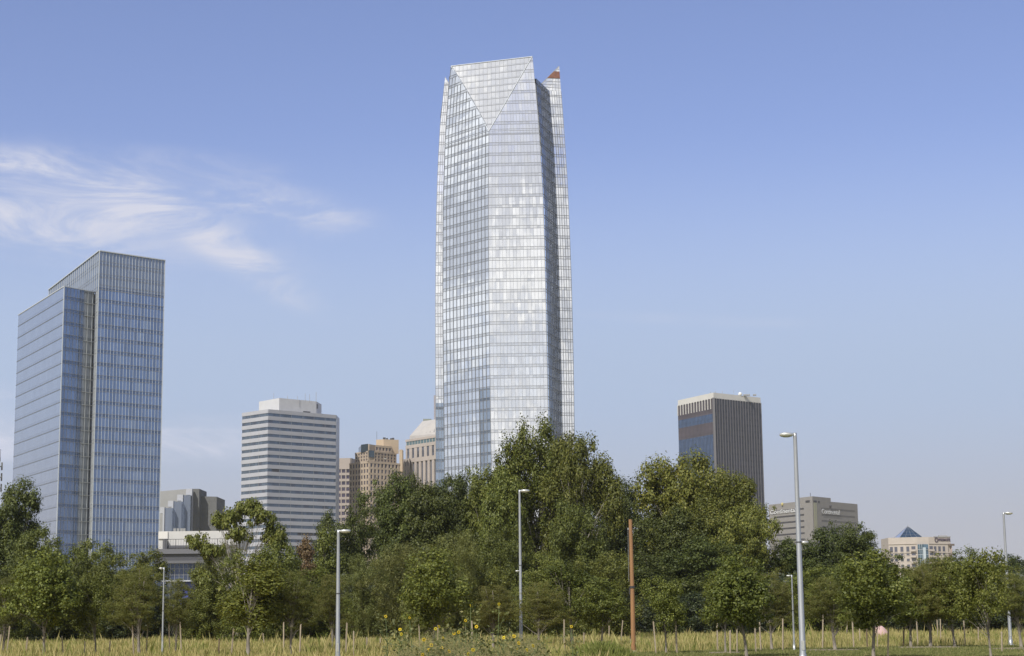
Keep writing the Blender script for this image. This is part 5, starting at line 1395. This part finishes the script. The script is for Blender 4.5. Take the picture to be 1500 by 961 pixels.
# ================================================================== SUNFLOWERS
S_stem = M('sunflower_stem', (.11, .14, .05), .8, var=.2, scale=8)
S_leaf = leafmat('sunflower_leaf', (.075, .09, .025), (.14, .15, .05), (.22, .20, .08), .25)
S_pet = leafmat('sunflower_petal', (.62, .50, .02), (.78, .66, .03), (.7, .5, .02), .35)
S_disc = M('sunflower_disc', (.10, .06, .02), .9, var=.3, scale=40)
def head_meshes(seed, r):
    rr = random.Random(seed); pm, dm = MB(), MB(); n = 17
    for ring in (0, 1):
        for k in range(n):
            a = 2 * math.pi * (k + ring * .5) / n; ca, sa = math.cos(a), math.sin(a); w_ = .22
            def q(t, s, y): return ((ca * t - sa * s) * r, y * r, (sa * t + ca * s) * r)
            L_ = rr.uniform(.9, 1.1) * (1 - .1 * ring)
            pm.face([q(.35, -.05, .05 * ring), q(.62, -w_ / 2, -.08), q(L_, 0, .02 + rr.uniform(-.1, .1)), q(.62, w_ / 2, -.08)])
    ks = []
    for rr_2, y in ((.30, .06), (.28, -.10), (.18, -.15), (.02, -.16)):
        k = len(dm.v); ks.append(k)
        for j in range(12): an = 2 * math.pi * j / 12; dm.v.append((math.cos(an) * rr_2 * r, y * r, math.sin(an) * rr_2 * r))
    for i in range(3):
        for j in range(12): dm.f.append((ks[i] + j, ks[i + 1] + j, ks[i + 1] + (j + 1) % 12, ks[i] + (j + 1) % 12)); dm.uv += [(0, 0)] * 4
    return pm.mesh('petals'), dm.mesh('disc')
HM = [head_meshes(s, .043) for s in (1, 2, 3)]
for a, b in HM: a.materials.append(S_pet); b.materials.append(S_disc)
SUN = [(565,903),(586,922),(588,929),(621,937),(632,945),(638,921),(643,918),(649,935),(647,949),(658,954),(665,928),(672,926),(682,909),(689,887),(698,918),(686,958),(619,959),(731,885),(738,934),(753,932),(760,942),(772,952),(781,946),(757,950),(837,918),(600,905),(628,952),(693,952)]
PL = [ # plants: (stem foot px, distance, [indices of heads])
 (566,42,[0]),(588,41,[1,2]),(600,43,[25]),(619,36,[3,16]),(631,38,[4,26]),(640,40,[5,6]),(649,39,[7,8]),(658,37,[9]),(668,41,[10,11]),(683,42,[12]),(690,43,[13]),(699,40,[14]),(690,36,[15,27]),(731,42,[17]),(740,40,[18]),(754,39,[19,23]),(762,38,[20]),(774,37,[21]),(784,38,[22]),(838,44,[24])]
for i, (fx, d, hs) in enumerate(PL):
    b = pY(fx, 960, d); rr = random.Random(i)
    root = empty('sunflower_plant', (b.x, d, 0), 'wild sunflower with %s, %s plant from the left in the thicket' % ('one yellow head' if len(hs) == 1 else 'two yellow heads', ords(i + 1)), 'sunflower', 'wild sunflowers at the bottom edge')
    m = MB(); tips = []
    for h in hs:
        p = pY(*SUN[h], d); tips.append(p); mid = Vector(((b.x + p.x) / 2 + rr.uniform(-.06, .06), d, p.z * .55))
        m.tube([(b.x, d, 0), mid, Vector((p.x, d + .03, p.z - .06)), Vector((p.x, d + .015, p.z))], [.016, .012, .007, .006], 5)
    zmax = max(t.z for t in tips); side_t = []
    for _ in range(6):
        z = rr.uniform(.25, .8) * zmax; a = rr.uniform(0, 6.28); e = Vector((b.x + math.cos(a) * rr.uniform(.15, .4), d + math.sin(a) * .3, z + rr.uniform(.1, .4)))
        m.tube([(b.x + (tips[0].x - b.x) * z / zmax, d, z), e], [.007, .004], 4); side_t.append(e)
    m.build('stem', S_stem, root)
    r2 = np.random.default_rng(100 + i); n = 120
    zz = r2.random(n) ** .9 * zmax * .97; pos = np.stack([b.x + (tips[0].x - b.x) * zz / zmax + r2.normal(0, .14, n), d + r2.normal(0, .14, n), zz], 1)
    se = np.array([list(s) for s in side_t]); pos[:60] = se[r2.integers(0, 6, 60)] + r2.normal(0, .08, (60, 3))
    V = leaf_polys(pos - np.array([b.x, d, 0]), r2.normal(0, .5, (n, 3)) + [0, -.4, .3], .085, r2, .3, .6)
    add('leaves', fast_mesh('sunflower_leaves', V, 4), S_leaf, root)
    for h in hs:
        p = pY(*SUN[h], d); pm, dm = HM[h % 3]
        he = add('flower_head', pm, None, root, (p.x - b.x, -.01, p.z)); s = 1.0 if h not in (25, 13) else .8
        he.scale = (s, s, s); he.rotation_euler = (rr.uniform(-.5, .3), rr.uniform(0, 1), rr.uniform(-1.0, .9))
        add('disc', dm, None, he)
# leafy weeds between the sunflowers
N = 42000; X0 = pY(555, 960, 40).x; X1 = pY(800, 960, 40).x
xx = rng.uniform(0, 1, N); dd = rng.uniform(36, 48, N); X = (555 + xx * 275 - 750) / F * dd
cl = np.sin(X * 3.1) * .5 + np.sin(X * 7.7 + 2) * .35 + np.sin(X * 1.3 + dd * .8) * .4
ht = 1.05 + .32 * cl; ht *= np.clip(np.minimum(xx / .12, (1 - xx) / .2), .35, 1)
P = np.stack([X, dd, rng.random(N) ** .9 * ht], 1)
o = add('weeds', fast_mesh('weeds', leaf_polys(P, np.tile([0, -.3, .5], (N, 1)), .055, rng, .5, .35), 4), leafmat('weed_leaf', (.09, .10, .035), (.19, .18, .07), (.30, .25, .12), .25, .8))
tag(o, 'leafy olive weeds filling the sunflower thicket', 'weeds', kind='stuff')

# ================================================================== HAZE
hb = MB(); hb.box(-2550, 2550, -650, 3250, -1, 300)
hm = bpy.data.materials.new('haze_air'); hm.use_nodes = True
hn = hm.node_tree; hn.nodes.remove(hn.nodes['Principled BSDF'])
pv = hn.nodes.new('ShaderNodeVolumePrincipled'); pv.inputs['Color'].default_value = (.82, .88, 1.0, 1); pv.inputs['Density'].default_value = 6e-5; pv.inputs['Anisotropy'].default_value = .2
hn.links.new(pv.outputs[0], hn.nodes['Material Output'].inputs['Volume'])
tag(hb.build('haze', hm), 'thin pale summer haze over the whole city', 'haze', kind='stuff')
